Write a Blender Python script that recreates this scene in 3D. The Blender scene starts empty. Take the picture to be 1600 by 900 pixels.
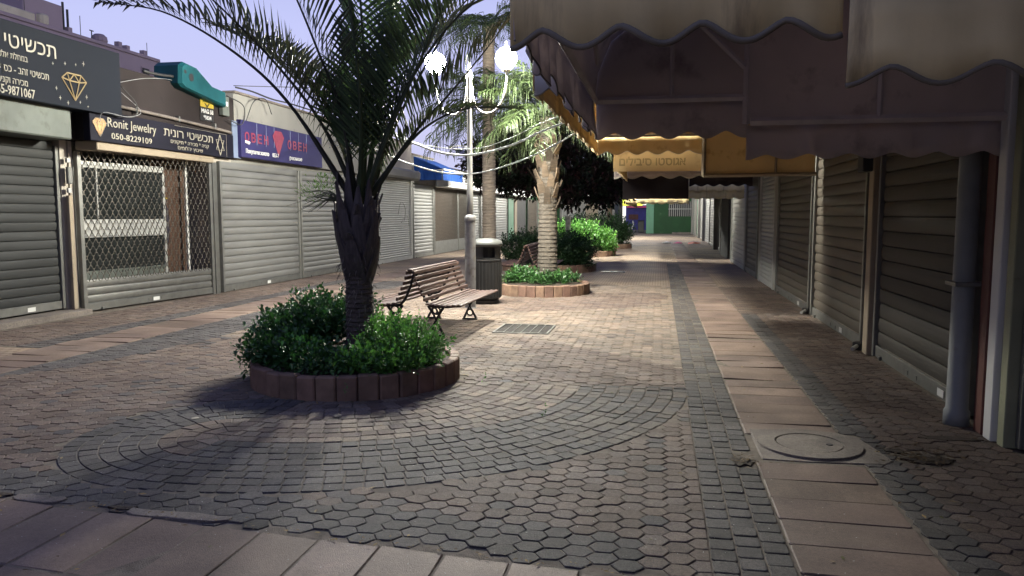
import bpy, bmesh, math, random
from mathutils import Vector, Matrix
import numpy as np
rnd = random.Random(7); PI = math.pi; R = math.radians
sc = bpy.context.scene; C = bpy.context.collection
# ------------------------------------------------------------------ camera, sky, exposure
cam = bpy.data.cameras.new('camera'); camo = bpy.data.objects.new('camera', cam); C.objects.link(camo); sc.camera = camo
cam.sensor_width = 36; cam.lens = 27.0; cam.clip_start = .05; cam.clip_end = 2000
camo.location = (0, 0, 1.5)
camo.matrix_world = Matrix(((0.9822814, -0.0178784, 0.18655726, 0), (0.18741197, 0.09370599, -0.97780159, 0), (0, 0.99543938, 0.09539627, 1.5), (0, 0, 0, 1)))
w = bpy.data.worlds.new('World'); sc.world = w; w.use_nodes = True; nt = w.node_tree; nt.nodes.clear()
N = nt.nodes.new; Lk = nt.links.new
out = N('ShaderNodeOutputWorld'); bg = N('ShaderNodeBackground'); sky = N('ShaderNodeTexSky')
sky.sky_type = 'NISHITA'; sky.sun_disc = False; sky.sun_elevation = R(-2.0); sky.sun_rotation = R(200); sky.dust_density = 2.5; sky.air_density = 1.2
tc = N('ShaderNodeTexCoord'); sep = N('ShaderNodeSeparateXYZ'); Lk(tc.outputs['Generated'], sep.inputs[0])
rmp = N('ShaderNodeValToRGB'); e = rmp.color_ramp.elements
e[0].position = 0.0; e[0].color = (.66, .66, .90, 1); e[1].position = .85; e[1].color = (.15, .19, .46, 1)
m2 = e.new(.45); m2.color = (.27, .32, .66, 1)
m1 = e.new(.22); m1.color = (.54, .58, .95, 1)
Lk(sep.outputs['Z'], rmp.inputs[0])
skm = N('ShaderNodeVectorMath'); skm.operation = 'SCALE'; skm.inputs[3].default_value = .3; Lk(sky.outputs[0], skm.inputs[0])
ad = N('ShaderNodeVectorMath'); ad.operation = 'ADD'; Lk(skm.outputs[0], ad.inputs[0]); Lk(rmp.outputs[0], ad.inputs[1])
Lk(ad.outputs[0], bg.inputs[0]); bg.inputs[1].default_value = 1.0; Lk(bg.outputs[0], out.inputs[0])
sc.view_settings.view_transform = 'Standard'; sc.view_settings.look = 'None'; sc.view_settings.exposure = 0; sc.view_settings.gamma = 1
LAMP = 2500.0
# ------------------------------------------------------------------ materials
def mat(name, col, rough=.7, metal=0, var=.15, scale=3., bump=.15, bs=60., dirt=None, tint=False, trans=0, stretch=None, spec=.4, speck=0, stain=0):
    m = bpy.data.materials.new(name); m.use_nodes = True; t = m.node_tree; b = t.nodes['Principled BSDF']; n = t.nodes.new; l = t.links.new
    g = n('ShaderNodeNewGeometry'); vec = g.outputs['Position']
    if stretch:
        mp = n('ShaderNodeMapping'); mp.inputs['Scale'].default_value = stretch; l(vec, mp.inputs[0]); vec = mp.outputs[0]
    no = n('ShaderNodeTexNoise'); no.inputs['Scale'].default_value = scale; no.inputs['Detail'].default_value = 5; l(vec, no.inputs['Vector'])
    cr = n('ShaderNodeValToRGB'); l(no.outputs[0], cr.inputs[0])
    cr.color_ramp.elements[0].position = .3; cr.color_ramp.elements[1].position = .7
    cr.color_ramp.elements[0].color = [c*(1-var) for c in col]+[1]; cr.color_ramp.elements[1].color = [min(1, c*(1+var)) for c in col]+[1]
    c = cr.outputs[0]
    if dirt:
        dc, th, ds = dirt
        n2 = n('ShaderNodeTexNoise'); n2.inputs['Scale'].default_value = ds; n2.inputs['Detail'].default_value = 8; n2.inputs['Roughness'].default_value = .65; l(vec, n2.inputs['Vector'])
        r2 = n('ShaderNodeValToRGB'); l(n2.outputs[0], r2.inputs[0]); r2.color_ramp.elements[0].position = th; r2.color_ramp.elements[1].position = min(1, th+.15)
        mx = n('ShaderNodeMix'); mx.data_type = 'RGBA'; l(r2.outputs[0], mx.inputs[0]); l(c, mx.inputs[6]); mx.inputs[7].default_value = (*dc, 1); c = mx.outputs[2]
    if tint:
        a = n('ShaderNodeAttribute'); a.attribute_name = 'tint'; mu = n('ShaderNodeMix'); mu.data_type = 'RGBA'; mu.blend_type = 'MULTIPLY'; mu.inputs[0].default_value = 1
        l(c, mu.inputs[6]); l(a.outputs['Color'], mu.inputs[7]); c = mu.outputs[2]
    for amt, sc_, lo, hi in ((speck, 170., .42, .62), (speck*.8, 45., .35, .65), (stain, .9, .35, .6), (stain*.8, 3.1, .38, .6)):
        if not amt: continue
        n3 = n('ShaderNodeTexNoise'); n3.inputs['Scale'].default_value = sc_; n3.inputs['Detail'].default_value = 6; l(g.outputs['Position'], n3.inputs['Vector'])
        r3 = n('ShaderNodeValToRGB'); l(n3.outputs[0], r3.inputs[0]); r3.color_ramp.elements[0].position = lo; r3.color_ramp.elements[1].position = hi
        r3.color_ramp.elements[0].color = (1-amt, 1-amt, 1-amt*.9, 1); r3.color_ramp.elements[1].color = (1+amt*.45, 1+amt*.45, 1+amt*.45, 1)
        m3 = n('ShaderNodeMix'); m3.data_type = 'RGBA'; m3.blend_type = 'MULTIPLY'; m3.inputs[0].default_value = 1; l(c, m3.inputs[6]); l(r3.outputs[0], m3.inputs[7]); c = m3.outputs[2]
    l(c, b.inputs['Base Color']); b.inputs['Roughness'].default_value = rough; b.inputs['Metallic'].default_value = metal
    b.inputs['Specular IOR Level'].default_value = spec
    if bump:
        nb = n('ShaderNodeTexNoise'); nb.inputs['Scale'].default_value = bs; nb.inputs['Detail'].default_value = 4; l(g.outputs['Position'], nb.inputs['Vector'])
        bp = n('ShaderNodeBump'); bp.inputs['Strength'].default_value = bump; bp.inputs['Distance'].default_value = .01; l(nb.outputs[0], bp.inputs['Height']); l(bp.outputs[0], b.inputs['Normal'])
    if trans:
        tr = n('ShaderNodeBsdfTranslucent'); l(c, tr.inputs[0]); ms = n('ShaderNodeMixShader'); ms.inputs[0].default_value = trans
        l(b.outputs[0], ms.inputs[1]); l(tr.outputs[0], ms.inputs[2]); l(ms.outputs[0], t.nodes['Material Output'].inputs[0])
    return m
def emis(name, col, s):
    m = bpy.data.materials.new(name); m.use_nodes = True; t = m.node_tree; t.nodes.clear()
    o = t.nodes.new('ShaderNodeOutputMaterial'); x = t.nodes.new('ShaderNodeEmission'); x.inputs[0].default_value = (*col, 1); x.inputs[1].default_value = s; t.links.new(x.outputs[0], o.inputs[0]); return m
M = {}
M['paver'] = mat('paver', (1.16, 1.11, 1.05), .72, var=.22, scale=2.2, bump=.9, bs=240, tint=True, dirt=((.8, .72, .62), .62, 9.), spec=.2, speck=.30, stain=.15)
M['slab'] = mat('slab', (.88, .81, .79), .65, var=.16, scale=2.4, bump=.35, bs=180, tint=True, dirt=((.6, .56, .52), .58, 3.), spec=.2, speck=.16, stain=.2)
M['bed'] = mat('sand_bed', (.12, .10, .08), .95, var=.4, scale=12, bump=.6, bs=150)
M['ground'] = mat('ground', (.10, .085, .075), .9, var=.2, scale=.6, bump=.4, bs=40)
M['kerb'] = mat('kerb_block', (.165, .10, .072), .75, var=.25, scale=9, bump=.6, bs=160, tint=True, dirt=((.12, .07, .05), .58, 12))
M['soil'] = mat('soil', (.035, .025, .018), .95, var=.4, scale=20, bump=1, bs=60)
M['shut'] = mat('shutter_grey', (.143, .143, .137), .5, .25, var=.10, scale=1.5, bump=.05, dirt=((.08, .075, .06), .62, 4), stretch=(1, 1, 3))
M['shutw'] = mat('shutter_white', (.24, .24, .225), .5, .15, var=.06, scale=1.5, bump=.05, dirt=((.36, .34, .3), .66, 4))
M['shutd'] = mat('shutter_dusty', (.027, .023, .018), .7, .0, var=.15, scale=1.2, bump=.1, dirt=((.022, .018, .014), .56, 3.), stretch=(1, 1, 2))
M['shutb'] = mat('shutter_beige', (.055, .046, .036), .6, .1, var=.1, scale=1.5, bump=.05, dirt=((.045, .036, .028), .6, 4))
M['steel'] = mat('steel', (.15, .15, .14), .45, .6, var=.15, scale=8, bump=.05, dirt=((.08, .055, .035), .63, 14))
M['lattice'] = mat('lattice_steel', (.09, .082, .07), .5, .4, var=.2, scale=20, bump=0)
M['alu'] = mat('aluminium', (.30, .30, .285), .5, .2, var=.05, bump=0)
M['pl_brown'] = mat('plaster_brown', (.024, .020, .020), .9, var=.14, scale=1.4, bump=.3, bs=70, dirt=((.011, .010, .012), .60, 1.1), spec=.06)
M['pl_white'] = mat('plaster_white', (.17, .165, .15), .9, var=.1, scale=1.2, bump=.3, bs=70, dirt=((.10, .095, .085), .58, 2.2))
M['pl_grey'] = mat('plaster_grey', (.3, .27, .23), .9, var=.15, scale=1.2, bump=.3, bs=70, dirt=((.14, .12, .1), .58, 2.5))
M['beigew'] = mat('beige_wall', (.22, .18, .13), .85, var=.12, scale=2, bump=.25, dirt=((.12, .095, .065), .6, 3))
M['greenw'] = mat('green_wall', (.009, .042, .013), .8, var=.15, scale=1.2, bump=.2, dirt=((.06, .12, .06), .62, 2))
M['greenl'] = mat('green_light', (.08, .19, .12), .7, var=.1, scale=2, bump=.1)
M['bgb'] = mat('background_wall', (.19, .15, .19), .9, var=.1, scale=.4, bump=.2, bs=10)
M['dark'] = mat('dark_void', (.02, .02, .022), .8, var=.2, bump=0)
M['signgrey'] = mat('sign_grey', (.010, .012, .017), .7, var=.1, scale=.8, bump=0, spec=.06)
M['signblack'] = mat('sign_black', (.008, .008, .014), .65, var=.2, scale=2, bump=0, spec=.1)
M['signblue'] = mat('sign_blue', (.022, .020, .07), .6, var=.12, scale=1.5, bump=0, spec=.1)
M['blueg'] = mat('blue_grey_panel', (.12, .15, .22), .6, var=.1, scale=3, bump=0)
M['gold'] = mat('gold_print', (.30, .23, .12), .5, 0, var=.1, bump=0)
M['bronze'] = mat('bronze_print', (.36, .2, .08), .5, 0, var=.35, scale=25, bump=0)
M['cream'] = mat('cream_print', (.26, .24, .19), .6, var=.05, bump=0)
M['white'] = mat('white_paint', (.5, .5, .48), .5, var=.06, bump=0)
M['redp'] = mat('red_print', (.15, .018, .04), .5, var=.2, scale=15, bump=0)
M['yellow'] = mat('yellow_print', (.35, .26, .03), .5, var=.05, bump=0)
M['black'] = mat('black_print', (.012, .012, .012), .5, var=.05, bump=0)
M['teal'] = mat('teal_fibreglass', (.008, .065, .075), .5, var=.15, scale=4, bump=.1, dirt=((.006, .045, .05), .6, 5), spec=.15)
M['zinc'] = mat('zinc_housing', (.09, .10, .09), .6, .1, var=.2, scale=2, bump=.05, dirt=((.06, .065, .055), .55, 5), spec=.2)
M['pole'] = mat('pole_grey', (.2, .2, .19), .5, .3, var=.2, scale=9, bump=.1, dirt=((.2, .18, .15), .62, 10), stretch=(1, 1, .4))
M['sleeve'] = mat('sleeve_grey', (.2, .2, .2), .6, .2, var=.25, scale=6, bump=.2, dirt=((.13, .12, .11), .5, 9))
M['iron'] = mat('cast_iron', (.018, .017, .018), .5, .3, var=.2, bump=.3)
M['wood'] = mat('bench_wood', (.075, .042, .034), .55, var=.25, scale=5, bump=.3, bs=90, dirt=((.12, .08, .065), .6, 10), stretch=(6, .6, 6))
M['binb'] = mat('bin_body', (.024, .024, .024), .6, var=.2, bump=.1)
M['binl'] = mat('bin_lid', (.075, .078, .075), .5, var=.15, scale=6, bump=.1)
M['fab'] = mat('canvas_beige', (.68, .55, .29), .9, var=.12, scale=1.2, bump=.25, bs=400, trans=.04, dirt=((.36, .28, .16), .54, 1.2), stretch=(5, 5, .7), stain=.12)
M['fabb'] = mat('canvas_brown', (.58, .505, .48), .9, var=.16, scale=1.3, bump=.2, bs=400, trans=.38, dirt=((.30, .25, .24), .56, 2.5))
M['faby'] = mat('canvas_yellow', (.62, .46, .23), .9, var=.12, scale=1.6, bump=.2, bs=400, trans=.14, dirt=((.32, .19, .07), .58, 3))
M['fabw'] = mat('canvas_pale', (.5, .5, .52), .9, var=.08, bump=.1, trans=.2)
M['fabk'] = mat('canvas_dark', (.03, .022, .022), .9, var=.2, bump=.1)
M['hem'] = mat('hem_grey', (.15, .13, .10), .8, var=.1, bump=0)
M['hemw'] = mat('hem_white', (.55, .5, .42), .8, var=.1, bump=0)
M['fabbl'] = mat('canvas_blue', (.012, .07, .30), .8, var=.15, scale=3, bump=0, trans=.3)
M['frame'] = mat('awning_frame', (.5, .44, .42), .6, .1, var=.15, scale=6, bump=.05)
M['ink'] = mat('faded_ink', (.33, .24, .10), .9, var=.2, bump=0)
M['pipe'] = mat('pipe_grey', (.16, .17, .17), .6, var=.15, scale=4, bump=.1, dirt=((.14, .14, .13), .6, 8))
M['redbrown'] = mat('red_brown_paint', (.09, .03, .022), .6, var=.25, scale=5, bump=.1)
M['greeny'] = mat('green_cream_paint', (.2, .205, .13), .6, var=.15, scale=4, bump=.1, dirt=((.12, .10, .06), .62, 6))
M['trunk1'] = mat('palm_bark_dark', (.06, .047, .04), .95, var=.35, scale=14, bump=1.2, bs=50, stretch=(1, 1, 3))
M['trunk2'] = mat('palm_bark_tan', (.068, .058, .047), .9, var=.25, scale=9, bump=.9, bs=60, dirt=((.16, .12, .085), .58, 9), stretch=(.6, .6, 5), tint=True)
M['boot'] = mat('leaf_base_dark', (.045, .036, .036), .7, var=.4, scale=10, bump=.5, bs=40, stretch=(4, 4, .6))
M['petiole'] = mat('petiole', (.05, .055, .03), .6, var=.3, scale=10, bump=.1)
M['frond'] = mat('frond_green', (.030, .043, .022), .5, var=.35, scale=5, bump=0, trans=.25, tint=True)
M['fan'] = mat('fan_green', (.028, .043, .015), .5, var=.3, scale=4, bump=0, trans=.22, tint=True)
M['leafd'] = mat('leaf_dark', (.032, .10, .022), .42, var=.4, scale=8, bump=0, trans=.15, tint=True, spec=.6)
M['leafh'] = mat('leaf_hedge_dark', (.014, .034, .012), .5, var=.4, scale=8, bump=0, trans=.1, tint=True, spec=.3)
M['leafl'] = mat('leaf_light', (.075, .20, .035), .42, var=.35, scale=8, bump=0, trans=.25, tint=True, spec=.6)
M['leafk'] = mat('leaf_purple', (.012, .012, .010), .7, var=.4, scale=3, bump=0, tint=True, spec=.15)
M['twig'] = mat('twig', (.06, .045, .03), .9, var=.2, bump=0)
M['glass'] = mat('window_glass', (.015, .017, .017), .12, var=.1, bump=0, spec=.25)
M['cable'] = mat('cable_black', (.02, .02, .02), .6, bump=0)
M['cablew'] = mat('cable_white', (.2, .2, .2), .5, bump=0)
M['led'] = mat('led_tube', (.38, .39, .38), .4, bump=0, trans=.3)
M['conc'] = mat('concrete', (.17, .145, .12), .85, speck=.25, stain=.2, var=.2, scale=5, bump=.6, bs=120, dirt=((.17, .14, .11), .56, 7))
M['tilebrown'] = mat('brown_tile', (.07, .04, .028), .4, var=.2, scale=5, bump=0)
M['dry'] = mat('dry_leaf', (.2, .15, .07), .8, var=.4, scale=9, bump=0, tint=True)
M['globe'] = emis('globe_light', (1, .97, .84), LAMP*1.35); M['globe_dim'] = emis('globe_light_dimmer', (1, .97, .84), LAMP*.7)
M['win'] = emis('lit_window', (.9, .95, 1.0), 1.1)
M['litsign'] = emis('lit_sign_yellow', (.9, .95, .12), 1.6)
M['litwhite'] = emis('lit_sign_white', (1, .98, .9), 1.4)
M['stallblue'] = mat('stall_blue', (.05, .045, .2), .7, bump=0)
M['pink'] = mat('pink_plastic', (.75, .06, .2), .5, bump=0); M['orange'] = mat('orange_plastic', (.8, .16, .04), .5, bump=0)
M['cloth'] = mat('dark_cloth', (.025, .022, .03), .9, bump=0)
# ------------------------------------------------------------------ mesh helpers
class MB:
    def __init__(s): s.v = []; s.f = []; s.c = []; s.col = (1, 1, 1)
    def add(s, vs, fs):
        o = len(s.v); s.v += [tuple(p) for p in vs]; s.f += [[o+i for i in f] for f in fs]; s.c += [s.col]*len(vs); return s
    def box(s, x0, x1, y0, y1, z0, z1, b=0):
        if b <= 0:
            return s.add([(x0, y0, z0), (x1, y0, z0), (x1, y1, z0), (x0, y1, z0), (x0, y0, z1), (x1, y0, z1), (x1, y1, z1), (x0, y1, z1)],
                  [(0, 3, 2, 1), (4, 5, 6, 7), (0, 1, 5, 4), (1, 2, 6, 5), (2, 3, 7, 6), (3, 0, 4, 7)])
        b = min(b, (x1-x0)*.45, (y1-y0)*.45, (z1-z0)*.45)
        V = []; idx = {}
        for i, x in enumerate((x0, x1)):
            for j, y in enumerate((y0, y1)):
                for k, z in enumerate((z0, z1)):
                    dx, dy, dz = (b, -b)[i], (b, -b)[j], (b, -b)[k]
                    for a, p in enumerate(((x, y+dy, z+dz), (x+dx, y, z+dz), (x+dx, y+dy, z))): idx[(i, j, k, a)] = len(V); V.append(p)
        F = []
        for i in (0, 1): F.append([idx[(i, 0, 0, 0)], idx[(i, 1, 0, 0)], idx[(i, 1, 1, 0)], idx[(i, 0, 1, 0)]])
        for j in (0, 1): F.append([idx[(0, j, 0, 1)], idx[(1, j, 0, 1)], idx[(1, j, 1, 1)], idx[(0, j, 1, 1)]])
        for k in (0, 1): F.append([idx[(0, 0, k, 2)], idx[(1, 0, k, 2)], idx[(1, 1, k, 2)], idx[(0, 1, k, 2)]])
        for j in (0, 1):
            for k in (0, 1): F.append([idx[(0, j, k, 1)], idx[(1, j, k, 1)], idx[(1, j, k, 2)], idx[(0, j, k, 2)]])
        for i in (0, 1):
            for k in (0, 1): F.append([idx[(i, 0, k, 0)], idx[(i, 1, k, 0)], idx[(i, 1, k, 2)], idx[(i, 0, k, 2)]])
        for i in (0, 1):
            for j in (0, 1): F.append([idx[(i, j, 0, 0)], idx[(i, j, 1, 0)], idx[(i, j, 1, 1)], idx[(i, j, 0, 1)]])
        for i in (0, 1):
            for j in (0, 1):
                for k in (0, 1): F.append([idx[(i, j, k, a)] for a in range(3)])
        cx = Vector(((x0+x1)/2, (y0+y1)/2, (z0+z1)/2)); FF = []
        for f in F:
            P = [Vector(V[i]) for i in f]; n = (P[1]-P[0]).cross(P[2]-P[0]); c = sum(P, Vector())/len(P)
            FF.append(f if n.dot(c-cx) > 0 else f[::-1])
        return s.add(V, FF)
    def tube(s, pts, r, n=8, cap=True):
        P = [Vector(p) for p in pts]; k = len(P); rs = r if isinstance(r, (list, tuple)) else [r]*k
        V = []; up = None
        for i, p in enumerate(P):
            t = (P[min(i+1, k-1)]-P[max(i-1, 0)]); t = t.normalized() if t.length > 1e-9 else Vector((0, 0, 1))
            if up is None: up = Vector((1, 0, 0)) if abs(t.x) < .8 else Vector((0, 1, 0))
            a = (up-t*up.dot(t)); a = a.normalized() if a.length > 1e-6 else t.orthogonal().normalized(); up = a; b = t.cross(a)
            for j in range(n):
                th = 2*PI*j/n; V.append(p+(a*math.cos(th)+b*math.sin(th))*rs[i])
        F = [[i*n+j, i*n+(j+1) % n, (i+1)*n+(j+1) % n, (i+1)*n+j] for i in range(k-1) for j in range(n)]
        if cap: F += [list(range(n))[::-1], [(k-1)*n+j for j in range(n)]]
        return s.add(V, F)
    def lathe(s, prof, c=(0, 0, 0), n=20, wob=None):
        V = []
        for i, (r, z) in enumerate(prof):
            for j in range(n):
                th = 2*PI*j/n; rr = r*(1+(wob(i, j) if wob else 0)); V.append((c[0]+rr*math.cos(th), c[1]+rr*math.sin(th), c[2]+z))
        k = len(prof)
        F = [[i*n+j, i*n+(j+1) % n, (i+1)*n+(j+1) % n, (i+1)*n+j] for i in range(k-1) for j in range(n)]
        F += [list(range(n))[::-1], [(k-1)*n+j for j in range(n)]]
        return s.add(V, F)
    def prism(s, poly, z0, z1, ch=.006, tilt=(0, 0)):
        k = len(poly); cx = sum(p[0] for p in poly)/k; cy = sum(p[1] for p in poly)/k
        def zt(x, y): return z1+(x-cx)*tilt[0]+(y-cy)*tilt[1]
        V = [(x, y, z0) for x, y in poly]+[(x, y, zt(x, y)-ch*.8) for x, y in poly]
        for x, y in poly:
            d = math.hypot(x-cx, y-cy) or 1; q = max(0, 1-ch*1.4/d); xx, yy = cx+(x-cx)*q, cy+(y-cy)*q; V.append((xx, yy, zt(xx, yy)))
        F = [[i, (i+1) % k, k+(i+1) % k, k+i] for i in range(k)]+[[k+i, k+(i+1) % k, 2*k+(i+1) % k, 2*k+i] for i in range(k)]+[[2*k+i for i in range(k)]]
        return s.add(V, F)
    def plate(s, poly, u, v, o, th):   # polygon in plane (u,v) at o, thickness th along u x v
        u = Vector(u); v = Vector(v); nn = u.cross(v).normalized(); o = Vector(o); k = len(poly)
        V = [o+u*a+v*b for a, b in poly]+[o+u*a+v*b+nn*th for a, b in poly]
        return s.add(V, [list(range(k))[::-1], [k+i for i in range(k)]]+[[i, (i+1) % k, k+(i+1) % k, k+i] for i in range(k)])
    def build(s, name, m, parent=None, loc=(0, 0, 0), rz=0, smooth=False, solid=0, **kw):
        me = bpy.data.meshes.new(name); me.from_pydata(s.v, [], s.f); me.update()
        if any(c != (1, 1, 1) for c in s.c) or name in ('paver', 'slab') or 'tint' in kw:
            kw.pop('tint', None)
        a = me.attributes.new('tint', 'FLOAT_COLOR', 'POINT'); arr = np.ones((len(s.c), 4), dtype=np.float32); arr[:, :3] = np.array(s.c, dtype=np.float32).reshape(-1, 3); a.data.foreach_set('color', arr.ravel())
        me.materials.append(M[m] if isinstance(m, str) else m)
        if smooth: me.polygons.foreach_set('use_smooth', [True]*len(me.polygons))
        return link(name, me, parent, loc, rz, solid, **kw)
def link(name, me, parent=None, loc=(0, 0, 0), rz=0, solid=0, label=None, cat=None, group=None, kind=None):
    o = bpy.data.objects.new(name, me); C.objects.link(o); o.location = loc; o.rotation_euler = (0, 0, rz); o.parent = parent
    if solid: md = o.modifiers.new('thickness', 'SOLIDIFY'); md.thickness = solid; md.offset = 0
    tag(o, label, cat, group, kind); return o
def tag(o, label=None, cat=None, group=None, kind=None):
    for k, v in (('label', label), ('category', cat), ('group', group), ('kind', kind)):
        if v: o[k] = v
    return o
def thing(name, label, cat, loc=(0, 0, 0), rz=0, group=None): return link(name, None, None, loc, rz, 0, label, cat, group)
def copy_tree(o, parent=None):
    c = o.copy(); C.objects.link(c)
    if parent: c.parent = parent
    for ch in list(o.children): copy_tree(ch, c)
    return c
def text(st, size, name, m, parent, loc, rot, align='LEFT', ext=.003, bold=0, sx=1):
    cu = bpy.data.curves.new('t', 'FONT'); cu.body = st; cu.size = size; cu.align_x = align; cu.resolution_u = 2
    o = bpy.data.objects.new('t', cu); C.objects.link(o); bpy.context.view_layer.update()
    dg = bpy.context.evaluated_depsgraph_get(); src = o.evaluated_get(dg).to_curve(dg)
    sp = [[(tuple(p.handle_left), tuple(p.co), tuple(p.handle_right)) for p in q.bezier_points] for q in src.splines]
    bb = [(min(p[1][0] for p in q), max(p[1][0] for p in q), min(p[1][1] for p in q), max(p[1][1] for p in q)) for q in sp]
    lay = [0]*len(sp)
    for i in range(1, len(sp)):          # a contour crossing its neighbour is filled apart, or the overlap turns into a hole
        a, b = bb[i-1], bb[i]
        inside = b[0] >= a[0]-1e-4 and b[1] <= a[1]+1e-4 and b[2] >= a[2]-1e-4 and b[3] <= a[3]+1e-4 or (a[0] >= b[0]-1e-4 and a[1] <= b[1]+1e-4 and a[2] >= b[2]-1e-4 and a[3] <= b[3]+1e-4)
        foot = b[3] < a[3]-.02*size and b[0] < a[0]+.12*size and b[1] > a[0] and b[1]-b[0] < .25*size and min(a[3], b[3])-max(a[2], b[2]) > .3*size
        if not inside and foot: lay[i] = 1
    V = []; F = []
    for L in (0, 1):
        idx = [i for i in range(len(sp)) if lay[i] == L]
        if not idx: continue
        c2 = bpy.data.curves.new('c', 'CURVE'); c2.dimensions = '2D'; c2.fill_mode = 'BOTH'; c2.extrude = ext+.0006*L; c2.offset = bold; c2.resolution_u = 2
        for i in idx:
            ns = c2.splines.new('BEZIER'); ns.bezier_points.add(len(sp[i])-1); ns.use_cyclic_u = True
            for p, (hl, co, hr) in zip(ns.bezier_points, sp[i]): p.handle_left_type = p.handle_right_type = 'FREE'; p.co = co; p.handle_left = hl; p.handle_right = hr
        oc = bpy.data.objects.new('c', c2); C.objects.link(oc); bpy.context.view_layer.update()
        me = bpy.data.meshes.new_from_object(oc.evaluated_get(bpy.context.evaluated_depsgraph_get())); bpy.data.objects.remove(oc)
        k = len(V); V += [tuple(v.co) for v in me.vertices]; F += [[k+i for i in p.vertices] for p in me.polygons]
    bpy.data.objects.remove(o)
    me = bpy.data.meshes.new(name); me.from_pydata(V, [], F); me.materials.append(M[m])
    ob = link(name, me, parent, loc); ob.rotation_euler = rot; ob.scale = (sx, 1, 1); return ob
def heb(s): return s[::-1]
# ------------------------------------------------------------------ GROUND
MB().add([(-300, -300, -.03), (300, -300, -.03), (300, 300, -.03), (-300, 300, -.03)], [(0, 1, 2, 3)]).build('ground', 'ground', kind='structure')
PC = (-2.72, 6.62); PL = (-2.2, 14.62); P3 = (-2.9, 20.6); P4 = (-2.85, 28.3); P5 = (-2.6, 34.9)
PLANT = [(PC, .93), (PL, .9), (P3, 1.25), (P4, 1.3), (P5, 1.4)]
RED = [(.18, .138, .11), (.172, .135, .112), (.192, .148, .12), (.16, .122, .1), (.185, .15, .128)]
GREY = [(.108, .102, .097), (.098, .093, .089), (.12, .112, .106), (.104, .1, .098)]
BRN = [(.25, .205, .16), (.235, .195, .155), (.27, .215, .165), (.215, .18, .15)]
SLB = [(.20, .158, .128), (.212, .168, .135), (.19, .148, .124), (.205, .165, .138)]
def pick(pal): 
    c = rnd.choice(pal); k = rnd.uniform(.82, 1.16)*(1 if rnd.random() > .04 else .72); return tuple(x*k for x in c)
LC = (-2.2+.29, 5.2+.0)  # lobe centre, set below in street axes
def cw(xc, zc): return (xc*.9823-zc*.1874, xc*.1874+zc*.9823)
LC = cw(-1.9, 5.2)
aL = math.atan2(LC[1]-PC[1], LC[0]-PC[0]); dL = math.hypot(LC[0]-PC[0], LC[1]-PC[1]); RIN = dL-.95; ROUT = 2.98
RL = (ROUT-RIN)/2; dL = (ROUT+RIN)/2; LC = (PC[0]+dL*math.cos(aL), PC[1]+dL*math.sin(aL))
def cross_y(x): return 3.36-.08*(x+3.3)
def in_rings(x, y):
    r = math.hypot(x-PC[0], y-PC[1]); a = math.atan2(y-PC[1], x-PC[0])
    if aL <= a <= .05 and RIN-.03 < r < ROUT+.03: return 'P'
    if math.hypot(x-LC[0], y-LC[1]) < RL+.03 and not (aL <= a <= .05): return 'L'
    return None
grate_box = (-2.06, -1.36, 9.5, 10.25)
def blocked(x, y, m=.03):
    for (c, r) in PLANT:
        if math.hypot(x-c[0], y-c[1]) < r+m: return True
    if grate_box[0]-m < x < grate_box[1]+m and grate_box[2]-m < y < grate_box[3]+m: return True
    return False
def hexpoly(x, y, w=.112, h=.115, g=.0022):
    a = w/2+.018-g; b = w/2-.018-g; c = h/2-g; j = lambda: rnd.uniform(-.0045, .0045)
    return [(x-a+j(), y+j()), (x-b+j(), y-c+j()), (x+b+j(), y-c+j()), (x+a+j(), y+j()), (x+b+j(), y+c+j()), (x-b+j(), y+c+j())]
def field(x0, x1, y0, y1, test, colf):
    L = []; i = 0; x = x0+.056
    while x < x1+.02:
        y = y0+.0575*(i % 2)+.03
        while y < y1-.03:
            if test(x, y):
                P = hexpoly(x, y)
                if x > x1-.08 or x < x0+.08: P = [(max(x0+.003, min(x1-.003, a)), b) for a, b in P]
                L.append((x, y, P, colf(x, y)))
            y += .115
        x += .112; i += 1
    return L
def rect(x0, x1, y0, y1, g=.004):
    j = lambda: rnd.uniform(-.002, .002)
    c = .012; return [(x0+g+c, y0+g+j()), (x1-g-c, y0+g+j()), (x1-g, y0+g+c), (x1-g+j(), y1-g-c), (x1-g-c, y1-g+j()), (x0+g+c, y1-g+j()), (x0+g, y1-g-c), (x0+g+j(), y0+g+c)]
def surface(sname, pieces, pname, mt, bed, zbed=-.006, lim=300, ch=.0035, zr=.0028, far=None):
    root = MB(); 
    for b in bed: root.add([(b[0], b[2], zbed), (b[1], b[2], zbed), (b[1], b[3], zbed), (b[0], b[3], zbed)], [(0, 1, 2, 3)])
    ro = root.build(sname, 'bed', kind='structure')
    pieces.sort(key=lambda p: math.hypot(p[0]+.3, p[1]-1.0))
    rest = MB()
    for i, (x, y, poly, col) in enumerate(pieces):
        z = rnd.uniform(-zr, zr); t = (rnd.gauss(0, .011), rnd.gauss(0, .011))
        if i < lim:
            m = MB(); m.col = col; m.prism([(a-x, b-y) for a, b in poly], -.03, z, ch, t); m.build(pname, mt, ro, (x, y, 0))
        else: rest.col = col; rest.prism(poly, -.03, z, ch, t)
    if rest.v: rest.build(pname+'s_beyond', mt, ro, kind='stuff')
    return ro
YF = 16.5
def noisez(x, y): return math.sin(x*1.3+2*math.sin(y*.7))+math.sin(y*.9+1.7*math.sin(x*.5))
def plaza_col(x, y):
    cy = cross_y(x)
    if y < cy+.42 and x < -.1: return pick(GREY)
    if x < -5.35: return pick(GREY if noisez(x, y) > -.8 else RED)
    if y > 6.9 and x > -1.8: return pick(BRN if noisez(x, y) > -.3 else RED)
    if y > 8.5: return pick(BRN if noisez(x, y) > -.4 else RED)
    return pick(RED if rnd.random() > .08 else GREY)
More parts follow.
